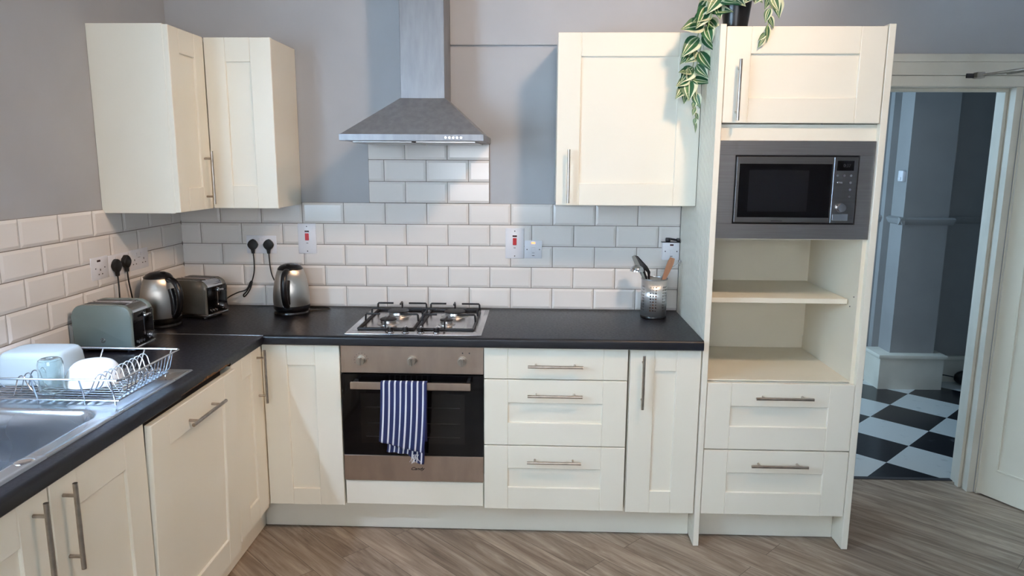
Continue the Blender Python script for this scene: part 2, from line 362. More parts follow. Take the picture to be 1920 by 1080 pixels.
m = MB(); skirt(m, [(4.715,1.872),(6.0,1.872),(6.0,1.90),(4.715,1.90)], .2); skirt(m,[(3.0,1.925),(4.24,1.925),(4.24,1.955),(3.0,1.955)], .2)
st(m.build('baseboard_hall', whitep))
# door frame, architrave
m = MB(); m.box(3.13,3.15,-.002,.142,0,1.965); m.box(3.915,3.945,-.002,.142,0,1.965); m.box(3.13,3.945,-.002,.142,1.965,2.0)
m.box(3.15,3.165,.05,.08,0,1.949,.001); m.box(3.90,3.915,.05,.08,0,1.949,.001); m.box(3.151,3.914,.0505,.0795,1.95,1.9655,.001)
st(m.build('trim_door_lining', whitep))
def archi(m, M):  # profile along local x, height up local z
    pass
m = MB()
m.box(3.05,4.03,-.018,0,1.967,2.014,.001); m.box(3.05,4.03,-.026,0,2.015,2.075,.002); m.box(3.03,4.05,-.036,0,2.072,2.108,.006,seg=2)
m.box(3.95,4.024,-.0175,0,0,1.966,.001); m.box(4.025,4.05,-.034,0,0,2.071,.003)
st(m.build('trim_architrave', whitep))
# open door leaf
ang = math.atan2(-.215,.115)
dM = T((3.948,-.004,0)) @ RZ(ang)
m = MB(dM); m.box(0,.76,-.001,.036,.008,1.98,.002)
door = st(m.build('door_1', cream_in))
m = MB(dM); m.box(.09,.67,-.006,0,.15,.16,.002); m.box(.09,.67,-.006,0,1.86,1.87,.002); m.box(.09,.10,-.006,0,.15,1.87,.002); m.box(.66,.67,-.006,0,.15,1.87,.002)
m.build('beading', cream_in, door)
m = MB(dM)
for s in (-1,1):
    y = -.001 if s<0 else .036
    m.cyl((.70,y,1.0),(.70,y+s*.05,1.0),.009); m.cyl((.70,y+s*.045,1.0),(.59,y+s*.045,1.0),.009); m.cyl((.70,y,1.0),(.70,y+s*.006,1.0),.026)
m.build('door_handle', nickel, door)
m = MB(dM); m.box(.12,.34,.036,.085,1.90,1.96,.006); m.build('closer_body', nickel, door)
m = MB(); m.box(3.668,3.705,-.034,-.026,2.002,2.022,.001,mi=1); m.box(3.70,3.735,-.06,-.02,2.0,2.026,.003)
e = dM @ Vector((.22,.06,2.03)); el = Vector((3.95,-.30,2.035))
m.cyl((3.722,-.05,2.012), el, .006); m.cyl((3.80,-.106,2.018), el, .0095)
m.cyl(el, e, .008); m.cyl(e, (e.x,e.y,1.95), .008)
m.build('closer_arm', [nickel, greyd], door)
# hall wall sensor and dark thing by the skirting
o = thing('wall_sensor', 'small white plastic sensor box high on the hallway pier', 'sensor', (4.325,1.78,1.535))
MB().box(4.308,4.335,1.735,1.80,1.50,1.575,.005,seg=2).build('casing', whitepl, o)
MB().box(4.300,4.309,1.750,1.785,1.508,1.53,.004,seg=2).build('button', whitepl, o)
m = MB(); m.sph((4.94,1.80,.055),.055,(1.4,.8,1)); m.tube([(4.86,1.80,.06),(4.80,1.81,.07),(4.72,1.85,.065)],.004)
tag(m.build('black_bag', blackp), 'small black rounded item lying against the hallway skirting board', 'bag')

# ------------------------------------------------------------------ metro tiles
def tile_wall(m, to3, u0, u1, z0, rows, jfn):
    """to3(u, z, depth) -> point; jfn(row) -> a joint position on that row (pitch .202)"""
    g = .0016; P = .202; H = .102
    for r in rows:
        j = jfn(r); k = math.floor((u0-j)/P)
        while True:
            a, b = j+k*P+g, j+(k+1)*P-g; k += 1
            if a > u1: break
            ca, cb = a < u0, b > u1
            a, b = max(a,u0), min(b,u1)
            if b-a < .008: continue
            c0, c1 = z0+H*r+g, z0+H*(r+1)-g
            bi = .011
            ai, bi2 = (a if ca else a+bi), (b if cb else b-bi)
            if bi2-ai < .004: ai, bi2 = a+(b-a)*.3, b-(b-a)*.3
            L = [(a,c0,0),(b,c0,0),(b,c1,0),(a,c1,0)]; E = [(x,y,.004) for x,y,_ in L]
            I = [(ai,c0+bi,.0085),(bi2,c0+bi,.0085),(bi2,c1-bi,.0085),(ai,c1-bi,.0085)]
            vs = [[m.bm.verts.new(to3(*p)) for p in ring] for ring in (L,E,I)]
            for q in range(2):
                for i in range(4): m.bm.faces.new((vs[q][i],vs[q][(i+1)%4],vs[q+1][(i+1)%4],vs[q+1][i]))
            m.bm.faces.new(vs[2])
XB, YL, ZT = 1.6176, -1.0988, .912
m = MB(); m.box(.002,2.427,-.003,0,.905,ZT+.51,mi=1); m.box(.936,1.516,-.003,0,ZT+.5,ZT+.816,mi=1)
f = lambda u,z,d: (u,-.0015-d,z)
jb = lambda r: XB + (0 if r%2==0 else .101)
tile_wall(m, f, .010,2.424,ZT,range(0,5),jb); tile_wall(m, f, .939,1.513,ZT,range(5,8),jb)
st(m.build('wall_back_tiles', [tilem, groutm], smooth=10))
m = MB(); m.box(0,.003,-3.0,-.001,.905,ZT+.25,mi=1); m.box(0,.003,-1.78,-.001,ZT+.25,ZT+.51,mi=1)
f = lambda u,z,d: (.0015+d,u,z)
jl = lambda r: YL + (0 if r%2==0 else .101)
tile_wall(m, f, -3.0,-.010,ZT,range(0,2),jl); tile_wall(m, f, -1.78,-.010,ZT,range(2,5),jl)
st(m.build('wall_left_tiles', [tilem, groutm], smooth=10))

# ------------------------------------------------------------------ fitted furniture
def shaker(name, M, w, h, parent, stile=.1, rail=.1, t=.021, panel=True, mt=None, top=None, bot=None):
    """door or drawer front, local x right, z up, front towards -y"""
    m = MB(M); b = .0021; d = .009; top = top or rail; bot = bot or rail
    m.box(.0007,w-.0007,-(t-d),0,.0007,h-.0007)
    m.box(0,stile,-t,-.004,0,h,b); m.box(w-stile,w,-t,-.004,0,h,b)
    if panel:
        m.box(stile,w-stile,-t+.0003,-.004,h-top,h,b); m.box(stile,w-stile,-t+.0003,-.004,0,bot,b)
    else: m.box(stile,w-stile,-t+.0003,-.004,0,h,b)
    return m.build(name, mt or cream, parent)
def slab(name, M, w, h, parent, t=.018, mt=None):
    return MB(M).box(0,w,-t,0,0,h,.0012).build(name, mt or cream, parent)
def handle(M, x, z, L, parent, vert=True, t=.02, off=.034, r=.006, gap=.16):
    m = MB(M); y = -t-off
    if vert:
        m.cyl((x,y,z),(x,y,z+L),r)
        for q in (L/2-gap/2, L/2+gap/2): m.cyl((x,-t+.001,z+q),(x,y,z+q),.0045)
    else:
        m.cyl((x,y,z),(x+L,y,z),r)
        for q in (L/2-gap/2, L/2+gap/2): m.cyl((x+q,-t+.001,z),(x+q,y,z),.0045)
    return m.build('handle', nickel, parent)
FY = -.56      # back face of the base fronts of the back run
# --- wall cabinets
def carcass(parent, x0,x1,y0,y1,z0,z1, name='carcass', mt=None): return MB().box(x0,x1,y0,y1,z0,z1,.001).build(name, mt or cream, parent)
c = thing('wall_cabinet', 'cream wall cabinet on the left wall, plain side panel towards us', 'cabinet', (.15,-.45,1.41))
carcass(c,.001,.298,-.60,-.004,1.413,2.13)
MB().box(.001,.3,-.618,-.600,1.408,2.134,.001).build('side_panel', cream, c)
M = T((.300,-.617,1.411)) @ RZ(PI/2)
d = shaker('door', M, .292,.72,c, stile=.082, rail=.095); handle(M,.235,.022,.225,d)
c = thing('wall_cabinet', 'narrow cream wall cabinet on the back wall left of the hood', 'cabinet', (.46,-.15,1.41))
carcass(c,.302,.606,-.30,-.004,1.413,2.13)
M = T((.322,-.302,1.411)); shaker('door', M, .287,.72,c, stile=.09, rail=.1)
c = thing('wall_cabinet', 'wide cream wall cabinet between hood and tall housing', 'cabinet', (2.12,-.15,1.435))
carcass(c,1.826,2.421,-.30,-.016,1.438,2.146)
M = T((1.823,-.302,1.435)); d = shaker('door', M, .601,.715,c, stile=.098, rail=.096); handle(M,.052,.012,.225,d)
# --- tall housing
c = thing('tall_cabinet', 'tall cream oven housing with open shelves and two drawers', 'cabinet', (2.75,-.3,0))
MB().box(2.426,2.450,-.585,-.016,.003,2.135,.0015).build('side_panel', fluted, c)
MB().box(3.052,3.078,-.585,-.016,.003,2.135,.0015).build('side_panel', cream, c)
MB().box(2.45,3.052,-.56,-.03,2.10,2.12).build('top_board', cream, c); MB().box(2.45,3.052,-.545,-.03,1.71,1.765).build('shelf', cream, c)
MB().box(2.45,3.052,-.56,-.545,1.705,1.768,.001).build('filler_rail', cream, c)
m = MB(); m.box(2.45,3.04,-.026,-.018,.80,2.1); m.box(2.45,3.052,-.018,-.016,.44,.82); m.build('back_panel', cream_in, c)
MB().box(3.036,3.052,-.56,-.018,.70,1.34).build('inner_side_panel', cream_in, c)
MB().box(2.45,3.036,-.545,-.018,1.318,1.330).build('shelf', cream_in, c)
sh = MB().box(2.452,3.028,-.49,-.027,1.048,1.069,.001).build('shelf', cream_in, c)
MB().cyl((3.012,-.46,1.044),(3.036,-.46,1.044),.004).build('shelf_peg', nickel, c)
for y,z in ((-.50,1.04),(-.53,1.085)): MB().cyl((3.034,y,z),(3.0365,y,z),.0025).build('peg_hole', greyd, c)
MB().box(2.45,3.036,-.56,-.018,.733,.7345+.004,.001).build('shelf', cream_in, c)
MB().box(2.45,3.052,-.56,-.05,.15,.44).build('carcass', cream, c)
MB().box(2.45,3.052,-.555,-.05,.44,.73).build('carcass', cream, c)
M = T((2.452,-.561,1.771)); d = shaker('door', M, .597,.356,c, stile=.095, rail=.1, top=.1, bot=.095); handle(M,.05,.008,.225,d)
M = T((2.452,-.561,.442)); d = shaker('drawer', M, .598,.287,c, stile=.1, rail=.1); handle(M,.192,.232,.232,d,False)
M = T((2.452,-.561,.150)); d = shaker('drawer', M, .598,.287,c, stile=.1, rail=.1); handle(M,.192,.231,.232,d,False)
MB().box(2.452,3.05,-.485,-.465,.003,.148,.001).build('plinth', cream, c)

# --- base cabinets, back run
def bfront(x0, x1, z0, z1, parent, name, **k): return shaker(name, T((x0,FY,z0)), x1-x0, z1-z0, parent, **k)
c = thing('base_cabinet', 'narrow cream base cabinet in the corner left of the oven, no handle', 'cabinet', (.76,-.3,.15))
carcass(c,.64,.926,-.558,-.01,.152,.868); bfront(.601,.927,.152,.866,c,'door',stile=.104,rail=.09,bot=.075)
MB().box(.575,.598,-.60,-.563,.152,.868,.001).build('corner_post', cream_in, c)
c = thing('base_cabinet', 'cream base cabinet with three drawers right of the oven', 'cabinet', (1.83,-.3,.15))
carcass(c,1.53,2.127,-.558,-.01,.152,.868)
for z0,z1,p in ((.732,.866,False),(.442,.728,True),(.152,.438,True)):
    d = bfront(1.531,2.124,z0,z1,c,'drawer',panel=p,stile=.1,rail=.1); handle(T((1.531,FY,z0)), .182, {.732:.062,.442:.226,.152:.226}[z0], .225, d, False)
c = thing('base_cabinet', 'slim cream base cabinet at the right end, upright bar handle', 'cabinet', (2.28,-.3,.15))
carcass(c,2.131,2.42,-.558,-.01,.152,.868); d = bfront(2.133,2.422,.148,.864,c,'door',stile=.1,rail=.09,bot=.1); handle(T((2.133,FY,.148)), .052,.472,.226,d)
c = thing('oven_housing', 'plain cream panel beneath the built-in oven', 'panel', (1.23,-.3,.15))
MB().box(.934,1.526,-.572,-.556,.157,.265,.0015).build('front_panel', cream, c)
MB().box(.930,1.528,-.556,-.02,.152,.262).build('base_board', cream, c)
o = MB().box(.541,2.424,-.487,-.469,.003,.149,.0015).build('plinth', cream); tag(o, 'long cream plinth along the floor below the back run', 'plinth')
o = MB().box(.522,.539,-2.7,-.47,.003,.149,.0015).build('plinth', cream); tag(o, 'cream plinth along the floor below the dishwasher and sink cabinets', 'plinth')

# --- left run (fronts look towards +x)
LX = .585
def LM(y0, z0): return T((LX,y0,z0)) @ RZ(PI/2)
c = thing('base_cabinet', 'narrow cream base cabinet in the inner corner right of the dishwasher', 'cabinet', (.3,-.75,.15))
carcass(c,.02,LX-.002,-.893,-.605,.152,.868)
M = LM(-.895,.150); d = shaker('door', M, .287,.716,c, stile=.098,rail=.09); handle(M,.248,.482,.225,d)
c = thing('dishwasher', 'integrated dishwasher behind a slightly tilted cream shaker door', 'dishwasher', (.3,-1.19,.1))
MB().box(.03,.568,-1.482,-.898,.155,.85,.004).build('tub', greyd, c)
M = T((LX-.002,-1.487,.120)) @ RZ(PI/2) @ Matrix.Rotation(math.radians(1.7),4,'X')
d = shaker('door', M, .588,.735,c, stile=.1,rail=.1); handle(M,.187,.668,.24,d,False)
c = thing('sink_cabinet', 'cream double-door cabinet under the sink', 'cabinet', (.3,-1.9,.15))
carcass(c,.02,LX-.002,-2.31,-1.492,.152,.70); MB().box(.56,LX-.002,-2.31,-1.492,.70,.868).build('front_rail', cream, c)
for y0, hx in ((-1.899,.045),(-2.31,.353)):
    M = LM(y0,.150); d = shaker('door', M, .406,.716,c, stile=.1,rail=.1)
    if hx < .2: handle(M,hx,.476,.225,d)
    else: handle(M,hx,.476,.225,d)
c = thing('base_cabinet', 'cream base cabinet beyond the sink cabinet, near end of the left run', 'cabinet', (.3,-2.5,.15))
carcass(c,.02,LX-.002,-2.7,-2.314,.152,.868); d = shaker('door', LM(-2.70,.15), .384,.716,c)

# --- worktops
def bull(y, z0, z1, r=.012):  # profile points of a rounded front edge: (depth, z), depth grows outwards
    pts = [(0,z0),(y-.004,z0),(y,z0+.004)]
    for k in range(6): a = k/5*PI/2; pts.append((y-r+r*math.cos(a), z1-r+r*math.sin(a)))
    pts.append((0,z1)); return pts
w = thing('worktop', 'black laminate worktop along the back wall with the hob', 'worktop', (1.2,-.3,.87))
MB().prism([(-d,z) for d,z in bull(.608,.870,.910)],'x',.001,2.4235).build('slab', worktopm, w)
w2 = thing('worktop', 'black laminate worktop along the left wall around the sink', 'worktop', (.3,-1.6,.87))
m = MB(); SX0,SX1,SY0,SY1 = .10,.52,-2.06,-1.16    # cut-out for the sink
m.box(.001,SX0,-2.7,-.6085,.87,.91); m.box(SX0,SX1,SY1,-.6085,.87,.91); m.box(SX0,SX1,-2.7,SY0,.87,.91)
m.prism([(SX1+d,z) for d,z in bull(.62-SX1,.870,.910)],'y',-2.7,-1.292); m.prism([(SX1+d,z) for d,z in bull(.62-SX1,.870,.910)],'y',-.925,-.6085)
m.prism([(SX1,.87),(.594,.87),(.594,.8795)]+[(SX1+d,z) for d,z in bull(.62-SX1,.8795,.910)[1:]],'y',-1.292,-.925)
m.build('slab', worktopm, w2)
MB().box(.002,.622,-.6105,-.6075,.906,.9112,.0004).build('joint_strip', chrome, w2)
# broken front edge: raw chipboard where the laminate has come away
m = MB(); A = []; B = []
for i in range(33):
    t = i/32; y = -1.29+.364*t; env = min(1, t*2.2, (1-t)*7)
    A.append(m.bm.verts.new((.6206,y,.8795+max(.0004,env*(.0075+.0025*math.sin(t*15)+.0018*math.sin(t*43)))))); B.append(m.bm.verts.new((.6196,y,.8792)))
C_ = [m.bm.verts.new((.596,v.co.y,.8790)) for v in B]
for i in range(32):
    m.bm.faces.new((A[i],A[i+1],B[i+1],B[i])); m.bm.faces.new((B[i],B[i+1],C_[i+1],C_[i]))
m.build('chipped_edge', chip, w2, recalc=False)['label'] = 'bare brown chipboard along the broken edge'

# ------------------------------------------------------------------ cooker hood
h = thing('cooker_hood', 'brushed steel chimney cooker hood above the hob', 'cooker hood', (1.23,0,1.7))
x0,x1,yf = .926,1.521,-.46
m = MB(); 
b0 = [(x0,0),(x1,0),(x1,yf),(x0,yf)]; t0 = [(1.138,0),(1.336,0),(1.336,-.225),(1.138,-.225)]
m.prism(b0,'z',1.702,1.729,bev=.0015)
V0 = [m.bm.verts.new((x,y,1.729)) for x,y in [(x0+.004,0),(x1-.004,0),(x1-.004,yf+.004),(x0+.004,yf+.004)]]; V1 = [m.bm.verts.new((x,y,1.892)) for x,y in t0]
for i in range(4): m.bm.faces.new((V0[i],V0[(i+1)%4],V1[(i+1)%4],V1[i]))
m.bm.faces.new(V1)
m.build('canopy', steel_h, h, smooth=10)
MB().box(1.140,1.334,-.223,-.001,1.888,2.745,.002).build('chimney', steel_h, h)
for x in (.97,1.235): MB().box(x,x+.25,-.42,-.04,1.694,1.703,.002).build('grease_filter', steel, h)
for i in range(5):
    x = 1.366+i*.0158; m = MB(); m.cyl((x,yf+.001,1.715),(x,yf-.004,1.715),.0045,12); m.build('button', chrome, h)
# ------------------------------------------------------------------ oven
ov = thing('oven', 'built-in single electric oven with steel fascia and black glass door', 'oven', (1.23,-.3,.27))
MB().box(.936,1.524,-.555,-.02,.268,.860,.002).build('body', greyd, ov)
fa = MB().box(.932,1.528,-.578,-.555,.747,.866,.0015).build('control_panel', steel_o, ov)
dr = MB().box(.932,1.528,-.580,-.555,.385,.742,.002).build('door', blackg, ov)
m = MB(); m.box(1.01,1.45,-.5808,-.5795,.44,.66,.0); m.build('inner_window', mat('oven_window',(13,12,12),.12), dr)
m = MB()
for z in (.47,.53,.60): m.cyl((1.03,-.5812,z),(1.43,-.5812,z),.0012,6)
m.build('oven_rack', mat('dim_rack',(40,38,36),.5), dr)
MB().box(.932,1.528,-.581,-.555,.271,.384,.0015).build('lower_fascia', steel_o, dr)
m = MB(); m.box(.985,1.48,-.646,-.634,.697,.727,.002); m.build('handle', steel_o, dr)
for x in (.99,1.46): MB().box(x,x+.015,-.636,-.580,.708,.722,.002).build('handle_bracket', blackp, dr)
for x in (1.018,1.231,1.441):
    m = MB(); m.cyl((x,-.577,.803),(x,-.583,.803),.021,28); m.cyl((x,-.583,.803),(x,-.602,.803),.0175,28,r2=.0165); m.box(x-.0035,x+.0035,-.610,-.600,.787,.819,.0015)
    k = m.build('knob', nickel, ov)
m = MB()
for x,z in ((1.442,.838),(1.47,.838)): MB().cyl((x,-.5775,z),(x,-.579,z),.003,10).build('indicator', greyd, ov)
for k in range(9):
    a = PI*.5+(k-4)*.42+.3; m.cyl((1.018+.029*math.cos(a),-.5775,.803+.029*math.sin(a)),(1.018+.029*math.cos(a),-.5785,.803+.029*math.sin(a)),.0016,8)
m.build('marking', greyd, ov)
def text(body, name, M, size, mt, parent, shear=0, ext=.0003):
    cu = bpy.data.curves.new(name,'FONT'); cu.body = body; cu.size = size; cu.extrude = ext; cu.align_x = 'CENTER'; cu.align_y = 'CENTER'; cu.shear = shear; cu.offset = .0004
    tmp = bpy.data.objects.new('tmp', cu); S.collection.objects.link(tmp); dg = bpy.context.evaluated_depsgraph_get()
    me = bpy.data.meshes.new_from_object(tmp.evaluated_get(dg)); bpy.data.objects.remove(tmp); me.transform(M); me.materials.clear(); me.materials.append(mt)
    o = bpy.data.objects.new(name, me); S.collection.objects.link(o); o.parent = parent; o.matrix_parent_inverse = wm(parent).inverted(); return o
FR = lambda x,y,z: T((x,y,z)) @ Matrix.Rotation(PI/2,4,'X')
text('Candy','lettering',FR(1.245,-.5815,.327) @ Matrix.Diagonal((1.25,1,1,1)),.0175,blackp,dr,shear=.4)

# towel over the oven handle
def towel():
    m = MB(); N, K = 41, 60
    ytop, ztop, r = -.640, .7285, .010
    def fn(u, v):
        x = 1.113+u*.190
        Lf = .262+.048*u; Lb = .27
        # v 0..1 : back bottom -> over the bar -> front bottom
        s = -Lb + v*(Lb+Lf)
        wav = .0022*math.sin(u*19+.6)+.0028*math.sin(u*9)
        if s < -.012: y, z = ytop+r, ztop-(-s-.012)
        elif s > .012: y, z = ytop-r-.002, ztop-(s-.012)
        else: a = s/.012*PI/2; y, z = ytop-r*math.sin(a)-.001, ztop+.006*math.cos(a)
        fall = min(1,abs(s)/.3)
        x += -.016*fall*(1 if s>0 else .2) + .004*math.sin(s*9)
        if s > 0: y += -abs(wav)*3*fall-.004*fall + (.012*fall*(u-.5)**2)
        else: y += wav*fall*.6+.0
        return Vector((x,y,z))
    m.grid(fn, N, K, uv=True)
    o = m.build('towel_cloth', towelm, solid=.0025, recalc=False); return o
tw = thing('tea_towel', 'navy tea towel with white stripes hanging over the oven handle', 'towel', (1.21,-.65,.73))
o = towel(); o.parent = tw; o.matrix_parent_inverse = wm(tw).inverted(); o.name = 'cloth'
m = MB()      # hanging inner corner and fringe below the front flap
def fn(u,v):
    x = 1.128+u*.155; zb = .408-.018*u if u < .6 else .408-.018*u-.035*min(1,(u-.6)/.2)
    return Vector((x+.004*math.sin(v*3), -.634-.004*math.sin(u*22)-.003, .50+(zb+.018-.50)*v))
m.grid(fn, 30, 12, uv=True); m.build('inner_fold', towelm, tw, solid=.002, recalc=False)
m = MB()
for i in range(9):
    x = 1.236+random.random()*.028; m.tube([(x,-.648,.42),(x+random.uniform(-.008,.008),-.651,.405),(x+random.uniform(-.014,.014),-.650,.388-random.random()*.01)],.0011,5)
m.build('fringe', mat('white_thread',(225,226,232),.9), tw)

# ------------------------------------------------------------------ hob
hb = thing('hob', 'steel gas hob with four burners and black pan supports', 'hob', (1.235,-.31,.91))
HX0,HX1,HY0,HY1 = .95,1.52,-.575,-.058
m = MB(); m.box(HX0,HX1,HY0,HY1,.9102,.9145,.0015,seg=2); m.box(HX0+.02,HX1-.02,HY0+.055,HY1-.02,.9145,.9152,.0003)
m.build('hob_plate', steelm('hob_steel',(190,186,186),.22,(30,1,1)), hb)
burners = [(1.105,-.205,.047,.026),(1.095,-.385,.036,.024),(1.368,-.205,.047,.026),(1.352,-.385,.028,.022)]
for x,y,r,hh in burners:
    m = MB(); m.lathe([(r*1.35,.9148),(r*1.32,.918),(r*.95,.921),(r*.9,.932)],(x,y,0)); b_ = m.build('burner', steelm('burner_alu',(200,198,196),.3), hb)
    m = MB(); m.lathe([(r*.9,.932),(r*1.02,.933),(r*1.02,.9375),(r*.85,.9405),(.0,.9405)],(x,y,0)); m.build('burner_cap', blacki, b_)
for gx0,gx1,bx in ((.992,1.226,(1.105,1.095)),(1.244,1.478,(1.368,1.352))):
    m = MB(); zb,zt,r = .921,.9565,.0045; gy0,gy1 = -.508,-.115
    m.tube([(gx0,gy0,zb),(gx1,gy0,zb),(gx1,gy1,zb),(gx0,gy1,zb)],.0058,8,closed=True)
    for y,l,rr in ((-.13,.075,.085),(-.255,.045,.05),(-.375,.065,.08)):
        m.tube([(gx0,y,zb),(gx0+.002,y,zt-.004),(gx0+.006,y,zt),(gx0+.012,y,zt),(gx0+l,y,zt)],r)
        m.tube([(gx1,y,zb),(gx1-.002,y,zt-.004),(gx1-.006,y,zt),(gx1-.012,y,zt),(gx1-rr,y,zt)],r)
    xm = (gx0+gx1)/2-.002
    m.tube([(xm,gy1,zb),(xm,gy1-.002,zt),(xm,gy1-.008,zt+.004),(xm,gy1-.05,zt+.002)],.0042)
    m.tube([(xm,gy0,zb),(xm,gy0+.002,zt-.004),(xm,gy0+.01,zt),(xm,gy0+.085,zt)],.0042)
    m.build('pan_support', blacki, hb)
for x in (1.135,1.199,1.263,1.330):
    m = MB(); m.cyl((x,-.541,.914),(x,-.541,.919),.016,24,mi=1); m.cyl((x,-.541,.919),(x,-.541,.936),.0125,24,r2=.0115,mi=0); m.box(x-.0035,x+.0035,-.5535,-.5285,.934,.941,.001,mi=1)
    m.build('knob', [blackp, chrome], hb)

# ------------------------------------------------------------------ microwave
mw = thing('microwave', 'built-in steel microwave in the tall cream housing', 'microwave', (2.75,-.3,1.33))
MX0,MX1,MZ0,MZ1 = 2.452,3.050,1.324,1.705
yF = -.572
m = MB(); ix0,ix1,iz0,iz1 = 2.514,2.992,1.382,1.650
m.box(MX0,MX1,yF,-.562,MZ0,iz0,.0008); m.box(MX0,MX1,yF,-.562,iz1,MZ1,.0008); m.box(MX0,ix0,yF,-.562,iz0,iz1,.0); m.box(ix1,MX1,yF,-.562,iz0,iz1,.0)
m.build('trim_frame', steel_m, mw)
MB().box(2.47,3.03,-.562,-.10,1.332,1.70).build('casing', blackp, mw)
m = MB(); m.box(ix0+.006,2.892,-.577,-.563,iz0+.006,iz1-.006,.002); dr = m.build('door', steelm('mw_door_steel',(125,122,120),.35,(1,1,50)), mw)
MB().box(2.531,2.888,-.5785,-.576,1.409,1.617,.0006).build('window', blackg, dr)
MB().box(2.570,2.800,-.5790,-.5783,1.432,1.592,.0002).build('inner_screen', mat('mw_mesh',(20,20,23),.15), dr)
MB().box(2.665,2.708,-.5778,-.5765,1.393,1.3965,.0003).build('badge', greyd, dr)
m = MB(); m.box(2.894,ix1-.006,-.577,-.563,iz0+.006,iz1-.006,.002); cp = m.build('control_panel', steelm('mw_panel_steel',(120,119,119),.33,(1,1,50)), mw)
MB().box(2.905,2.970,-.5785,-.5765,1.592,1.630,.0005).build('display', blackg, cp)
text('0:37','clock_digits',FR(2.943,-.5787,1.611),.017,mat('dim_digits',(32,35,38),.4),cp)
for x,z in ((2.908,1.573),(2.934,1.573),(2.960,1.573),(2.960,1.546),(2.960,1.519),(2.960,1.492)):
    MB().cyl((x,-.5765,z),(x,-.581,z),.0058,16,r2=.0048).build('button', chrome, cp)
MB().box(2.909,2.930,-.581,-.5765,1.542,1.550,.002,seg=2).build('button', chrome, cp)
m = MB(); m.cyl((2.930,-.5765,1.449),(2.930,-.580,1.449),.0185,28); m.cyl((2.930,-.580,1.449),(2.930,-.597,1.449),.0165,28,r2=.0155); m.build('dial', chrome, cp)
m = MB(); m.box(2.902,2.962,-.5785,-.5765,1.398,1.424,.0006); m.build('door_release', chrome, cp)

# ------------------------------------------------------------------ sockets and switches
def plate(M, w, h, name, label, cat, d=.012, group=None):
    p = M @ Vector((w/2,0,0)); t = thing(name, label, cat, p, 0, group)
    MB(M).box(0,w,-d,-.0075,0,h,.0025,seg=2).build('face_plate', whitepl, t); return t
def pinholes(M, cx, cz, parent, d=.0122, s=1):
    m = MB(M); m.box(cx-.002,cx+.002,-d-.0006,-d+.001,cz+.004,cz+.012); m.box(cx-.0142,cx-.0082,-d-.0006,-d+.001,cz-.0115,cz-.0075); m.box(cx+.0082,cx+.0142,-d-.0006,-d+.001,cz-.0115,cz-.0075)
    m.build('pin_holes', greyd, parent)
def rocker(M, cx, cz, parent, w=.009, h=.014, mt=None, d=.012):
    MB(M).box(cx-w/2,cx+w/2,-d-.004,-d+.001,cz-h/2,cz+h/2,.0012).build('rocker_switch', mt or whitepl, parent)
def screws(M, pts, parent, d=.012, r=.0028):
    for x,z in pts: MB(M).cyl((x,-d-.0006,z),(x,-d+.001,z),r,12).build('screw', screw, parent)
PL = lambda y0,z0: T((0,y0,z0)) @ RZ(PI/2)
PB = lambda x0,z0: T((x0,0,z0))
M = PL(-.742,1.150); t = plate(M,.113,.090,'fused_socket','white single socket with a neon indicator, nearest on the left wall','socket')
MB(M).box(.040,.062,-.0128,-.0115,.070,.078,.0003).build('indicator', darkred, t); pinholes(M,.058,.030,t); screws(M,[(.028,.045),(.088,.045)],t); rocker(M,.036,.045,t,w=.006,h=.01)
M = PL(-.626,1.148); t = plate(M,.144,.088,'double_socket','white double socket on the left wall holding two black plugs','socket')
rocker(M,.05,.07,t); rocker(M,.094,.07,t)
M = PL(-.478,1.150); t = plate(M,.148,.088,'double_socket','empty white double socket on the left wall nearest the corner','socket')
for q in (.038,.110): pinholes(M,q,.035,t)
rocker(M,.056,.066,t); rocker(M,.092,.066,t); MB(M).box(.064,.084,-.0124,-.0117,.051,.0525).build('marking', greyd, t)
M = PB(.328,1.172); t = plate(M,.148,.088,'double_socket','white double socket on the back wall holding two black plugs','socket')
rocker(M,.062,.070,t); rocker(M,.082,.070,t)
def cooker_switch(x,z,label):
    M = PB(x,z); t = plate(M,.089,.146,'cooker_switch',label,'switch',d=.014)
    rocker(M,.0445,.082,t,w=.018,h=.034,mt=redpl,d=.014); MB(M).box(.034,.055,-.0148,-.0135,.104,.112,.0003).build('indicator', darkred, t)
    screws(M,[(.0445,.132),(.0445,.012)],t,d=.014); MB(M).box(.0395,.0495,-.0144,-.0137,.050,.0525).build('marking', greyd, t); return t
cooker_switch(.584,1.174,'tall white switch plate with red rocker left of the hood above the kettle')
cooker_switch(1.593,1.160,'tall white switch plate with red rocker right of the hob')
M = PB(1.684,1.161); t = plate(M,.085,.087,'fused_switch','small square white switch with lit orange neon beside the red-rocker plate','switch')
rocker(M,.0425,.044,t,w=.016,h=.022); MB(M).box(.034,.052,-.0130,-.0115,.071,.0785,.0004).build('indicator', neon, t); screws(M,[(.013,.043),(.073,.043)],t)
MB(M).box(.037,.049,-.0124,-.0117,.026,.0275).build('marking', greyd, t); MB(M).box(.037,.049,-.0124,-.0117,.012,.0145).build('marking', greyd, t)
M = PB(2.342,1.162) ; t = plate(M,.080,.084,'fused_switch','square white switch by the tall housing, above the utensil pot','switch',d=.034)
rocker(M,.042,.040,t,w=.014,h=.018,d=.034); MB(M).box(.034,.051,-.0350,-.0335,.069,.076,.0004).build('indicator', darkred, t); screws(M,[(.013,.042),(.068,.042)],t,d=.034)
MB(M).box(.036,.048,-.0344,-.0337,.018,.0205).build('marking', greyd, t)
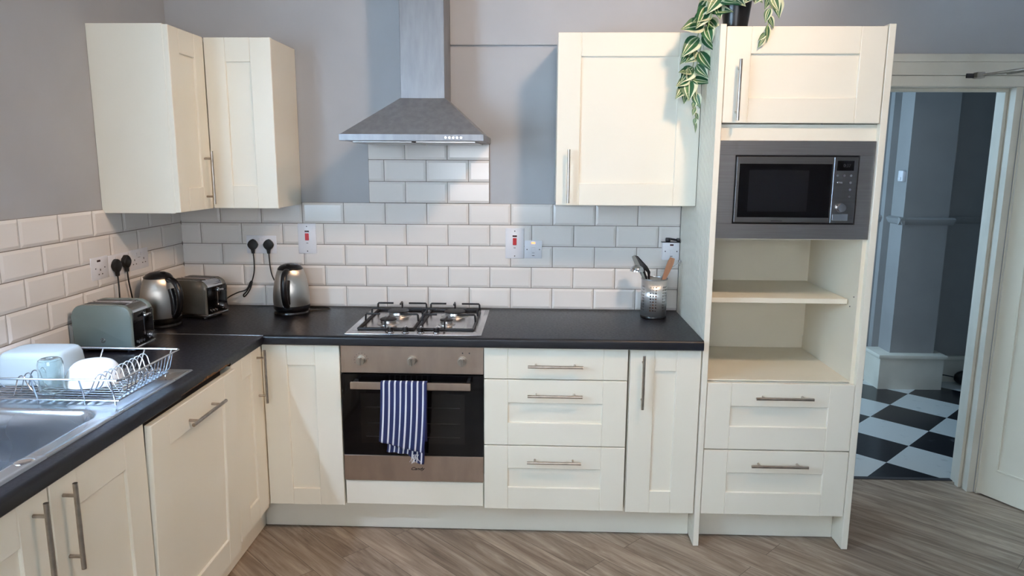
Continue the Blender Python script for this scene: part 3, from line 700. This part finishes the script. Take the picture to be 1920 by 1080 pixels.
m = MB(); m.box(2.336,2.428,-.037,-.008,1.246,1.2485,.001); m.tube([(2.36,-.02,1.254),(2.375,-.02,1.263),(2.40,-.024,1.259),(2.425,-.02,1.257)],.005,8); m.box(2.356,2.378,-.032,-.012,1.249,1.268,.004,seg=2); m.box(2.408,2.424,-.032,-.012,1.249,1.266,.004,seg=2)
tag(m.build('metal_clip', screw), 'small grey metal clip lying on top of the switch by the tall housing', 'clip')
# plugs with their cables (13 A, three pins)
def plug(M, cz=0, tilt=0, cable=(), label='', name='power_plug', D=.012):
    p = M @ Vector((0,0,0)); t = thing(name, label, 'plug', p)
    m = MB(M)
    pts = []
    for k in range(20):
        a = k/20*2*PI; rr = .0255*(1-.10*abs(math.sin(2*a))); pts.append((rr*math.cos(a)*.98, rr*math.sin(a)*1.08+.003))
    m.prism(pts,'y',-D-.022,-D-.0005,bev=.004)
    m.prism([(-.010,-.018),(.010,-.018),(.006,-.040),(-.006,-.040)],'y',-D-.018,-D-.006,bev=.002)
    m.build('plug_body', rubber, t)
    m = MB(); m.tube(cable,.0032,8,smooth=6); m.build('cable', rubber, t); return t
M = PL(-.592,1.188); plug(M, label='black plug on the left wall, left of the pair behind the front toaster',
    cable=[(.024,-.592,1.150),(.026,-.594,1.10),(.028,-.60,1.03),(.030,-.605,.96),(.03,-.60,.925),(.03,-.66,.916),(.032,-.74,.916)])
M = PL(-.522,1.196); plug(M, label='black plug on the left wall, right of the pair and nearer the corner',
    cable=[(.024,-.522,1.158),(.026,-.520,1.11),(.028,-.508,1.04),(.03,-.492,.97),(.03,-.49,.925),(.034,-.475,.9165),(.045,-.465,.9165)])
M = PB(.363,1.213); plug(M, label='black plug left of the pair on the back wall, cable to the grey toaster',
    cable=[(.363,-.024,1.175),(.366,-.026,1.13),(.364,-.03,1.08),(.350,-.035,1.03),(.328,-.04,.99),(.312,-.045,.972),(.318,-.05,.963),(.338,-.05,.985),(.350,-.045,1.01),(.356,-.04,1.035),(.348,-.04,1.035),(.328,-.045,.998),(.29,-.055,.985),(.25,-.07,.965),(.225,-.09,.94),(.20,-.10,.925),(.18,-.13,.917)])
M = PB(.440,1.213); plug(M, label='black plug right of the pair on the back wall, cable behind the upright kettle',
    cable=[(.440,-.024,1.175),(.443,-.026,1.12),(.452,-.03,1.07),(.472,-.03,1.025),(.50,-.03,.98),(.52,-.035,.93),(.56,-.035,.9165),(.64,-.04,.9145),(.72,-.05,.9145),(.745,-.08,.9145),(.71,-.105,.9145),(.668,-.13,.9145)])

# ------------------------------------------------------------------ toasters
def toaster(loc, rz, L, D, H, body, label, emblem):
    t = thing('toaster', label, 'toaster', loc, rz); X = T(loc) @ RZ(rz)
    def prof(g, z0=.022, r=.042):
        p = [(-L/2-g,z0),(L/2+g,z0)]
        for k in range(9): a = k/8*PI/2; p.append((L/2+g-r+r*math.cos(a), H+g-r+r*math.sin(a)))
        for k in range(9): a = PI/2+k/8*PI/2; p.append((-L/2-g+r+r*math.cos(a), H+g-r+r*math.sin(a)))
        return p
    MB(X).prism(prof(-.003),'y',-D/2+.02,D/2-.02).build('top_cover', chrome, t)
    for s,nm in ((-1,'front_shell'),(1,'rear_shell')):
        a,b = sorted((s*D/2, s*(D/2-.026)))
        MB(X).prism(prof(0),'y',a,b,bev=.007).build(nm, body, t)
    m = MB(X)
    for y in (-.027,.027): m.box(-L*.36,L*.30,y-.012,y+.012,H-.008,H-.0022,.0)
    m.build('slot', blackp, t)
    m = MB(X)
    for y in (-.040,-.014,.014,.040): m.box(-L*.37,L*.31,y-.001,y+.001,H-.003,H+.0005)
    m.build('slot_rim', chrome, t)
    m = MB(X); m.box(-L/2+.003,L/2+.004,-D/2+.004,D/2-.004,.010,.022,.003,seg=2); m.build('base', chrome, t)
    for sx in (-1,1):
        for sy in (-1,1): MB(X).cyl((sx*(L/2-.03),sy*(D/2-.025),0),(sx*(L/2-.03),sy*(D/2-.025),.011),.010,14).build('foot', blackp, t)
    m = MB(X); m.box(L/2-.004,L/2+.0035,-D/2+.010,D/2-.010,.024,H-.030,.003,seg=2); cp = m.build('control_panel', blackg, t)
    m = MB(X); m.box(L/2+.003,L/2+.0045,-.0015,.0015,.055,H-.034); m.build('lever_slot', chrome, cp)
    m = MB(X); m.box(L/2+.002,L/2+.012,-.006,.006,H-.050,H-.038,.002); m.box(L/2+.010,L/2+.024,-.022,.022,H-.052,H-.042,.004,seg=2); m.build('lever', chrome, cp)
    for i in range(3): MB(X).cyl((L/2+.003,-D/2+.028+i*.017,.038),(L/2+.009,-D/2+.028+i*.017,.038),.0055,14).build('button', chrome, cp)
    m = MB(X); m.cyl((L/2+.003,D/2-.045,.048),(L/2+.022,D/2-.045,.048),.016,24,r2=.014); m.build('dial', chrome, cp)
    if emblem:
        m = MB(X); c = (.0,-D/2-.001,.048)
        ring = [(c[0]+.0085*math.cos(k*PI/12), c[1], c[2]+.0085*math.sin(k*PI/12)) for k in range(24)]
        m.tube(ring,.0009,6,closed=True)
        m.tube([(c[0]-.003,c[1],c[2]+.005),(c[0]+.002,c[1],c[2]+.0065),(c[0]+.003,c[1],c[2]+.003),(c[0]-.003,c[1],c[2]),(c[0]-.004,c[1],c[2]-.004),(c[0]+.003,c[1],c[2]-.004),(c[0]+.0045,c[1],c[2]-.001)],.0011,6,smooth=3)
        m.build('emblem', chrome, t)
    return t
toaster((.140,-.835,.91),0,.226,.155,.180,sage,'sage green toaster on the worktop in front, nearest the sink',True)
toaster((.172,-.245,.91),math.radians(-12),.225,.155,.175,pewter,'dark pewter toaster in the back corner behind the kettle',False)
# ------------------------------------------------------------------ kettles
def kettle(loc, rz, label):
    t = thing('kettle', label, 'kettle', loc, rz); X = T(loc) @ RZ(rz)
    MB(X).lathe([(.0,0),(.080,0),(.082,.004),(.080,.012),(.070,.018),(.0,.018)],seg=40).build('power_base', blackp, t)
    MB(X).lathe([(.0,.0185),(.078,.0185),(.083,.026),(.0835,.040),(.0825,.041)],seg=48).build('lower_ring', blackp, t)
    pr = [(.0825,.0405),(.0835,.06),(.083,.09),(.080,.12),(.075,.15),(.0685,.178),(.062,.198),(.0565,.210)]
    MB(X).lathe(pr,seg=56).build('body', steel_k, t)
    MB(X).lathe([(.0585,.2085),(.0565,.214),(.048,.224),(.034,.231),(.015,.235),(.0,.236)],seg=48).build('lid', blackp, t)
    MB(X).sph((.030,0,.232),.012,(1.2,1,.5)).build('lid_button', blackp, t)
    # spout opposite the handle
    m = MB(X)
    m.prism([(-.052,.186),(-.078,.206),(-.070,.213),(-.05,.212)],'y',-.018,.018,bev=.004); m.build('spout', steel_k, t)
    m = MB(X); m.tube([(.056,0,.204),(.074,0,.206),(.102,0,.192),(.119,0,.160),(.122,0,.125),(.115,0,.088),(.100,0,.058),(.083,0,.046)],.0125,12,smooth=5,flat=1.15)
    m.tube([(.072,0,.165),(.082,0,.13),(.086,0,.09),(.084,0,.055)],.015,12,smooth=4,flat=1.1)
    m.build('handle', blackp, t); return t
steel_k = steelm('kettle_steel',(188,182,174),.33,(1,1,1.5),rgb2=(180,174,166), b=0); bsdf(steel_k).inputs['Anisotropic'].default_value = .85
kettle((.112,-.445,.91), math.radians(-22), 'steel kettle between the two toasters, black handle to the right')
kettle((.588,-.155,.91), math.radians(-86), 'steel kettle by the back wall under the plugs, handle towards us')

# ------------------------------------------------------------------ utensil pot
up = thing('utensil_pot', 'perforated steel utensil pot at the right end of the worktop', 'utensil pot', (2.290,-.150,.91))
MB().lathe([(.0585,.006),(.0585,.182)],(2.290,-.150,.91),seg=60,uv=True).build('wall', perfm, up, solid=.0012)
MB().lathe([(0,.0),(.0585,.0),(.0605,.004),(.0595,.010),(0,.010)],(2.290,-.150,.91)).build('base', blackp, up)
MB().lathe([(.0590,.178),(.0605,.180),(.0605,.184),(.0580,.184),(.0575,.179)],(2.290,-.150,.91)).build('rim', steel, up)
B = Vector((2.29,-.15,.925))
def blade(m, base, tip, wb, wt, n=14, nrm=(0,-1,0), th=.002, curve=0.0, mi=0, head=.35):
    base, tip = Vector(base), Vector(tip); d = (tip-base); s = d.cross(Vector(nrm)).normalized(); nn = s.cross(d).normalized()
    A = []; 
    for i in range(n+1):
        t = i/n; w = wb if t < 1-head else wb+(wt-wb)*math.sin(min(1,(t-(1-head))/head*1.25)*PI/2)
        if t > .97: w *= .75
        p = base+d*t+nn*curve*math.sin(t*PI)
        A.append([m.bm.verts.new(p+s*w+nn*th), m.bm.verts.new(p-s*w+nn*th), m.bm.verts.new(p-s*w-nn*th), m.bm.verts.new(p+s*w-nn*th)])
    for i in range(n):
        for k in range(4): m.bm.faces.new((A[i][k],A[i][(k+1)%4],A[i+1][(k+1)%4],A[i+1][k]))
    m.bm.faces.new(A[0]); m.bm.faces.new(A[-1][::-1])
m = MB(); blade(m,(2.320,-.165,.927),(2.188,-.150,1.196),.0035,.010,nrm=(.5,-.8,0),curve=.004,head=.45)
tag(m.build('palette_knife', steel), 'slim steel spatula leaning furthest left in the utensil pot', 'utensil')
m = MB(); blade(m,(2.300,-.120,.925),(2.246,-.132,1.11),.006,.007,nrm=(0,-1,0),th=.003,head=.3)
P0 = Vector((2.246,-.132,1.105)); 
for a,b in (((2.246,-.132,1.10),(2.222,-.135,1.150)),((2.256,-.132,1.085),(2.238,-.135,1.140)),((2.268,-.132,1.080),(2.262,-.135,1.125))): blade(m,a,b,.004,.0045,th=.002)
poly = [(2.204,1.150),(2.196,1.188),(2.200,1.197),(2.212,1.193),(2.232,1.172),(2.258,1.145),(2.272,1.120),(2.270,1.098),(2.262,1.096),(2.258,1.118),(2.238,1.136),(2.222,1.144)]
m.prism(poly,'y',-.139,-.135,bev=.0008)
tag(m.build('slotted_turner', blackp), 'black slotted turner sticking up left in the utensil pot', 'utensil')
m = MB(); m.tube([(2.315,-.140,.925),(2.25,-.155,1.06),(2.232,-.158,1.105),(2.224,-.158,1.130)],.003,8,smooth=4)
m.lathe([(.032,0),(.031,.008),(.026,.018),(.016,.025),(0,.028)],(2.206,-.165,1.128),seg=28)
tag(m.build('ladle', chrome, solid=0), 'steel ladle head turned bowl-down left of the utensil pot', 'utensil')
m = MB(); blade(m,(2.272,-.160,.927),(2.366,-.165,1.190),.0065,.014,nrm=(0,-1,0),th=.0035,head=.42)
tag(m.build('wooden_spatula', wood), 'wooden spatula leaning right in the utensil pot', 'utensil')
m = MB(); m.tube([(2.27,-.13,.93),(2.328,-.122,1.09),(2.352,-.115,1.125),(2.40,-.112,1.155),(2.412,-.112,1.172),(2.416,-.112,1.165),(2.410,-.112,1.145)],.0022,8,smooth=5)
tag(m.build('steel_skewer', chrome), 'thin bent steel rod with hooked end leaning right of the wooden spatula', 'utensil')

# ------------------------------------------------------------------ sink
sk = thing('sink', 'inset stainless steel sink with ridged drainer on the left worktop', 'sink', (.31,-1.6,.91))
sx0,sx1,sy0,sy1 = .062,.573,-2.10,-1.112
def rr_sdf(x,y,cx,cy,hx,hy,r):
    qx,qy = abs(x-cx)-hx+r, abs(y-cy)-hy+r
    return min(max(qx,qy),0)+math.hypot(max(qx,0),max(qy,0))-r
def ss(a,b,t): t = max(0,min(1,(t-a)/(b-a))); return t*t*(3-2*t)
def sinkz(x,y):
    e = min(x-sx0,sx1-x,y-sy0,sy1-y)
    z = .9125 + .0022*ss(.0,.004,e)-.0022*ss(.012,.02,e) if 1 else 0
    if e < .001: z = .9105
    # drainer field
    d = rr_sdf(x,y,.305,-1.31,.20,.172,.04)
    z -= .004*ss(0,-.012,d)
    if d < -.012 and x < .50: z += .0026*max(0,math.sin((x-.06)*2*PI/.030))**1.5*ss(-.012,-.03,d)
    b = rr_sdf(x,y,.305,-1.765,.205,.240,.065)
    z -= .004*ss(.012,0,b)+.150*ss(0,-.020,b) + .004*ss(-.03,-.2,b)
    return z
NU, NV = 124, 250
m = MB(); m.grid(lambda u,v: Vector((sx0+(sx1-sx0)*u, sy0+(sy1-sy0)*v, sinkz(sx0+(sx1-sx0)*u, sy0+(sy1-sy0)*v))), NU, NV)
m.build('basin_and_drainer', sinkm, sk, smooth=70, recalc=False)
MB().lathe([(0,.0025),(.014,.003),(.020,.0015),(.022,0)],(.537,-1.875,.9125)).build('tap_hole_cap', chrome, sk)
m = MB(); m.lathe([(0,.001),(.03,.001),(.038,.003),(.042,0)],(.305,-1.765,.7535)); m.build('waste', chrome, sk)
# ------------------------------------------------------------------ dish rack
dk = thing('dish_rack', 'chrome wire dish rack standing on the sink drainer', 'dish rack', (.32,-1.35,.912))
RX0,RX1,RY0,RY1,RZT,RZB = .075,.568,-1.525,-1.180,1.003,.932
rm = mat('rack_wire', (205,212,222), .22, 1)
m = MB(); m.tube([(RX0+.02,RY0,RZT),(RX1-.008,RY0,RZT),(RX1,RY0+.008,RZT),(RX1,RY1-.008,RZT),(RX1-.008,RY1,RZT),(RX0+.02,RY1,RZT),(RX0,RY1-.02,RZT),(RX0,RY0+.02,RZT)],.0034,8,closed=True); m.build('rim', rm, dk)
m = MB(); BX0,BX1,BY0,BY1 = .115,.540,-1.492,-1.212
m.tube([(BX0,BY0,RZB),(BX1,BY0,RZB),(BX1,BY1,RZB),(BX0,BY1,RZB)],.0026,8,closed=True)
for x in (.115,.30,.44,.53): 
    m.tube([(x+.01,RY1,RZT),(x,BY1,RZB),(x,BY1,RZB-.014)],.0026,8); m.tube([(x+.01,RY0,RZT),(x,BY0,RZB),(x,BY0,RZB-.014)],.0026,8)
m.build('frame', rm, dk)
m = MB()
n = 13
for i in range(n):
    y = BY0+.016+(BY1-BY0-.032)*i/(n-1)
    # side wire, floor, plate arch
    m.tube([(RX1,y,RZT),(RX1-.012,y,RZB+.022),(BX1-.004,y,RZB+.004),(BX1-.016,y,RZB)],.0017,6)
    m.tube([(RX0,y,RZT),(RX0+.02,y,RZB+.03),(BX0+.01,y,RZB+.004),(BX0+.02,y,RZB)],.0017,6)
    m.tube([(BX0,y,RZB+.001),(BX1,y,RZB+.001)],.0015,6)
m.build('side_wires', rm, dk)
for i in range(9):
    y = -1.462+i*.0285
    MB().tube([(.400,y,RZB+.002),(.432,y,RZB+.010),(.448,y,RZB+.035),(.458,y+.004,RZB+.060),(.470,y+.008,RZB+.066),(.482,y+.008,RZB+.058),(.492,y+.004,RZB+.030),(.512,y,RZB+.004)],.0019,6,smooth=3).build('plate_divider', rm, dk)
    if i < 4: MB().tube([(.30,y,RZB+.002),(.27,y,RZB+.010),(.252,y,RZB+.035),(.244,y,RZB+.056),(.234,y,RZB+.060),(.224,y,RZB+.05),(.214,y,RZB+.02),(.205,y,RZB)],.0019,6,smooth=3).build('plate_divider', rm, dk)
# things in the rack
def rsq(w, d, r, n=6):
    P = []
    for sx,sy,a0 in ((1,1,0),(-1,1,PI/2),(-1,-1,PI),(1,-1,3*PI/2)):
        for k in range(n+1): a = a0+k/n*PI/2; P.append((sx*(w/2-r)+r*math.cos(a), sy*(d/2-r)+r*math.sin(a)))
    return P
def tub(M, secs, r=.02, close=True):
    m = MB(M); rings = []
    for w,d,z,rr in secs: rings.append([m.bm.verts.new((x,y,z)) for x,y in rsq(w,d,rr)])
    N = len(rings[0])
    for a,b in zip(rings,rings[1:]):
        for k in range(N): m.bm.faces.new((a[k],a[(k+1)%N],b[(k+1)%N],b[k]))
    m.bm.faces.new(rings[-1]); bmesh.ops.transform(m.bm, matrix=M, verts=m.bm.verts[:]); return m
m = tub(T((.190,-1.305,.936)) @ RZ(.05), [(.212,.158,0,.03),(.210,.156,.008,.03),(.200,.147,.055,.03),(.194,.142,.080,.03),(.190,.138,.087,.03),(.183,.131,.0925,.03),(.173,.121,.0955,.03),(.155,.105,.0965,.03)])
tag(m.build('plastic_container', frostm, solid=.0018, smooth=60), 'upturned frosted plastic container in the dish rack', 'container')
m = MB(); m.lathe([(.034,0),(.0355,.004),(.0345,.010),(.033,.02),(.033,.085),(.030,.096),(.024,.100),(0,.0985)],(.302,-1.428,.936))
tag(m.build('glass_jar', glassm, solid=.0022), 'upturned clear glass jar in front of the container in the rack', 'jar')
m = tub(T((.372,-1.335,.937)) @ RZ(.3), [(.152,.152,0,.06),(.152,.152,.004,.06),(.149,.149,.016,.06),(.142,.142,.030,.058),(.132,.132,.043,.056),(.120,.120,.053,.054),(.104,.104,.061,.048),(.085,.085,.0655,.04),(.06,.06,.0675,.029)])
tag(m.build('bowl', ceramic, solid=.003, smooth=60), 'upturned white china bowl in the middle of the dish rack', 'bowl')
m = MB(); m.tube([(.512,-1.43,.947),(.515,-1.33,.946),(.512,-1.25,.948)],.003,6); m.sph((.512,-1.235,.949),.014,(.8,1.5,.25)); 
m = m.build('spoon', chrome); tag(m, 'steel spoon lying at the right side of the dish rack', 'spoon')
m = MB(); m.tube([(.527,-1.45,.947),(.524,-1.36,.947)],.0035,6); 
m.box(.519,.529,-1.36,-1.25,.945,.947,.0005)
tag(m.build('knife', chrome), 'steel knife lying beside the spoon in the dish rack', 'knife')

# ------------------------------------------------------------------ trailing plant on the tall housing
ptz = 2.137
pp = thing('potted_plant', 'trailing variegated plant in a black pot on the tall housing', 'plant', (2.53,-.49,ptz))
MB().lathe([(0,0),(.045,0),(.046,.004),(.060,.115),(.064,.118),(.064,.130),(.059,.130),(.056,.118),(0,.116)],(2.508,-.480,ptz),seg=36).build('pot', blackp, pp)
MB().lathe([(.056,.119),(.03,.122),(0,.123)],(2.508,-.480,ptz)).build('compost', soil, pp)
random.seed(11)
stems = [
  [(2.50,-.48,2.25),(2.44,-.50,2.27),(2.39,-.47,2.21),(2.378,-.42,2.12),(2.37,-.41,2.03),(2.355,-.41,1.95),(2.345,-.41,1.905)],
  [(2.50,-.46,2.25),(2.43,-.48,2.26),(2.40,-.46,2.17),(2.39,-.43,2.08),(2.375,-.42,1.97),(2.378,-.42,1.88),(2.385,-.42,1.80),(2.386,-.42,1.77)],
  [(2.51,-.50,2.25),(2.45,-.53,2.26),(2.41,-.52,2.20),(2.395,-.50,2.12)],
  [(2.55,-.50,2.25),(2.59,-.55,2.27),(2.61,-.585,2.22),(2.602,-.592,2.15),(2.595,-.594,2.09),(2.588,-.594,2.065)],
  [(2.53,-.50,2.25),(2.53,-.55,2.29),(2.525,-.565,2.26)],
  [(2.55,-.48,2.25),(2.60,-.50,2.29),(2.645,-.51,2.27),(2.65,-.52,2.22)],
]
m = MB()
for sp in stems: m.tube(sp,.0016,6,smooth=5)
m.build('stems', stemm, pp)
m = MB(); m.uv = m.bm.loops.layers.uv.new('UVMap')
def leaf(p, d, L, wd, nrm, curl=.25):
    p, d, nrm = Vector(p), Vector(d).normalized(), Vector(nrm); wd *= 1.22; L *= 1.06
    s = d.cross(nrm).normalized(); nn = s.cross(d).normalized(); n = 9; rows = []
    for i in range(n+1):
        t = i/n; w = wd*math.sin(PI*min(1,t*1.02)**.75)*(1-.25*t) if t<.999 else 0
        c = p+d*L*t+nn*(-curl*L*t*t); row = []
        for j in range(5):
            q = (j-2)/2; row.append(m.bm.verts.new(c+s*q*w+nn*(.22*w*abs(q))))
        rows.append(row)
    for i in range(n):
        for j in range(4):
            f = m.bm.faces.new((rows[i][j],rows[i][j+1],rows[i+1][j+1],rows[i+1][j])); f.smooth = True
            for l,(a,b) in zip(f.loops,((j,i),(j+1,i),(j+1,i+1),(j,i+1))): l[m.uv].uv = (a/4, b/n)
# explicit leaves (point on the stem, direction of the tip, length)
LV = [((2.43,-.49,2.265),(-.7,-.2,-.5),.085,.026),((2.42,-.49,2.25),(-.9,-.3,-.9),.10,.030),((2.43,-.52,2.24),(.5,-.4,-.15),.085,.024),((2.40,-.49,2.22),(-.55,-.4,-1),.10,.030),
 ((2.40,-.50,2.20),(.85,-.5,-.02),.085,.024),((2.405,-.5,2.20),(-.05,-.3,.9),.055,.018),((2.39,-.47,2.15),(-.95,-.3,-.15),.095,.034),((2.40,-.47,2.15),(.15,-.5,-.9),.08,.026),
 ((2.395,-.45,2.13),(.55,-.45,-.95),.10,.026),((2.38,-.44,2.11),(-.8,-.4,-.75),.10,.030),((2.375,-.42,2.07),(-.9,-.3,-.75),.085,.026),((2.385,-.43,2.06),(.6,-.4,-.9),.10,.032),
 ((2.378,-.42,2.02),(-.2,-.5,.7),.06,.02),((2.37,-.41,2.0),(-.8,-.3,-.9),.08,.028),((2.38,-.42,2.01),(.4,-.5,-.6),.07,.022),((2.36,-.41,1.955),(.95,-.3,-.12),.085,.026),
 ((2.355,-.41,1.955),(-.9,-.3,-.5),.065,.02),((2.355,-.41,1.95),(-.1,-.5,-.95),.085,.032),((2.355,-.41,1.95),(-.25,-.6,.95),.055,.018),((2.35,-.41,1.93),(-.9,-.4,-.9),.075,.022),
 ((2.352,-.41,1.93),(.45,-.5,-.9),.06,.022),((2.345,-.41,1.905),(-.2,-.3,-1),.05,.016),((2.378,-.42,1.90),(.25,-.3,-.95),.062,.018),((2.380,-.42,1.865),(-.35,-.3,-.95),.03,.010),
 ((2.383,-.42,1.84),(-.4,-.3,-.9),.035,.009),((2.385,-.42,1.82),(.35,-.2,-.9),.03,.008),((2.386,-.42,1.80),(-.3,-.2,-1),.03,.008),((2.386,-.42,1.785),(.1,0,-1),.045,.006),
 ((2.53,-.56,2.285),(.45,-.45,-.75),.085,.028),((2.51,-.56,2.28),(-.7,-.4,-.4),.08,.026),((2.60,-.56,2.265),(-.75,-.5,-.7),.075,.024),((2.61,-.58,2.24),(.35,-.3,-.9),.07,.020),
 ((2.605,-.59,2.19),(-.35,-.2,-.95),.055,.014),((2.60,-.592,2.165),(.45,-.1,-.9),.05,.012),((2.598,-.593,2.13),(.10,-.1,-1),.06,.012),((2.595,-.594,2.10),(-.75,-.1,-.7),.038,.009),((2.592,-.594,2.085),(-.6,-.1,-.9),.045,.009),
 ((2.65,-.52,2.24),(.1,-.3,-1),.07,.020),((2.64,-.51,2.27),(.5,-.3,-.7),.06,.02),((2.48,-.52,2.29),(-.5,-.3,.4),.08,.026),((2.46,-.51,2.28),(-.9,-.1,.2),.08,.026),((2.55,-.54,2.30),(.2,-.2,.9),.08,.026),((2.57,-.53,2.29),(.8,-.3,.3),.08,.024),
 ((2.50,-.54,2.27),(.1,-.8,-.5),.07,.024),((2.47,-.53,2.27),(-.2,-.8,-.4),.07,.024),((2.36,-.41,1.98),(-.7,-.4,.0),.06,.02),((2.37,-.42,2.035),(-.5,-.5,-.2),.06,.022)]
LV += [((2.46,-.53,2.262),(.75,-.5,-.75),.085,.027),((2.56,-.545,2.268),(-.7,-.4,-.85),.07,.022),((2.44,-.52,2.255),(-.6,-.3,-.7),.09,.028),((2.42,-.50,2.235),(.2,-.5,-.9),.08,.026),
 ((2.45,-.51,2.28),(-.7,-.3,.1),.08,.024),((2.44,-.50,2.245),(-.9,-.3,-.1),.08,.026),((2.48,-.53,2.275),(.1,-.5,.6),.07,.024),((2.41,-.48,2.19),(-.9,-.4,-.4),.085,.030),((2.40,-.47,2.175),(.6,-.5,-.6),.07,.024),
 ((2.59,-.55,2.27),(.8,-.3,-.5),.07,.022),((2.61,-.575,2.25),(-.3,-.3,-.9),.065,.018),((2.50,-.55,2.262),(-.4,-.6,-.6),.06,.022)]
for p,d,L,w in LV:
    for rep in range(1):
        nr = Vector((random.uniform(-.5,.3),-1,random.uniform(.0,.8)))
        leaf(p,d,L,w,nr,curl=random.uniform(.05,.3))
for k in range(26):   # crown above the pot
    a = random.uniform(0,2*PI); r = random.uniform(.01,.06)
    leaf((2.53+r*math.cos(a),-.48+r*math.sin(a),2.262+random.uniform(0,.03)),(math.cos(a),math.sin(a),random.uniform(-.1,.8)),random.uniform(.05,.09),random.uniform(.016,.026),(random.uniform(-.3,.3),-.3,1),curl=random.uniform(.2,.6))
m.build('foliage', leafm, pp, smooth=60, recalc=False)

# ------------------------------------------------------------------ ceiling lamp that lights the room (behind us)
cl = thing('ceiling_lamp', 'small ceiling spotlight angled towards the cooker hood', 'lamp', (2.75,-2.05,3.4))
MB().lathe([(0,-.001),(.06,-.001),(.06,-.02),(0,-.025)],(2.75,-2.05,3.4)).build('ceiling_rose', whitepl, cl)
MB().cyl((2.75,-2.05,3.38),(2.75,-2.05,3.22),.006).build('stem', whitepl, cl)
MB().cyl((2.79,-2.11,3.20),(2.76,-2.065,3.135),.035,24,r2=.045).build('shade', whitepl, cl)
cl = thing('ceiling_lamp', 'small ceiling spotlight on the right, angled at the sink side', 'lamp', (3.9,-1.5,3.4))
MB().lathe([(0,-.001),(.06,-.001),(.06,-.02),(0,-.025)],(3.9,-1.5,3.4)).build('ceiling_rose', whitepl, cl)
MB().cyl((3.9,-1.5,3.38),(3.9,-1.5,3.22),.006).build('stem', whitepl, cl)
MB().cyl((3.975,-1.505,3.18),(3.918,-1.501,3.132),.035,24,r2=.045).build('shade', whitepl, cl)
cl = thing('wall_lamp', 'small task spotlight over the sink beside the window', 'lamp', (0,-1.74,1.76))
MB().lathe([(0,0),(.04,0),(.04,.012),(0,.016)],(0,0,0)).build('wall_rose', whitepl, cl)
cl.children[0].matrix_parent_inverse = Matrix(); cl.children[0].rotation_euler = (0,PI/2,0)
MB().tube([(.012,-1.74,1.76),(.12,-1.75,1.80),(.24,-1.78,1.795),(.29,-1.80,1.765)],.006,8,smooth=4).build('arm', whitepl, cl)
MB().cyl((.292,-1.815,1.785),(.299,-1.79,1.735),.018,20,r2=.028).build('shade', whitepl, cl)
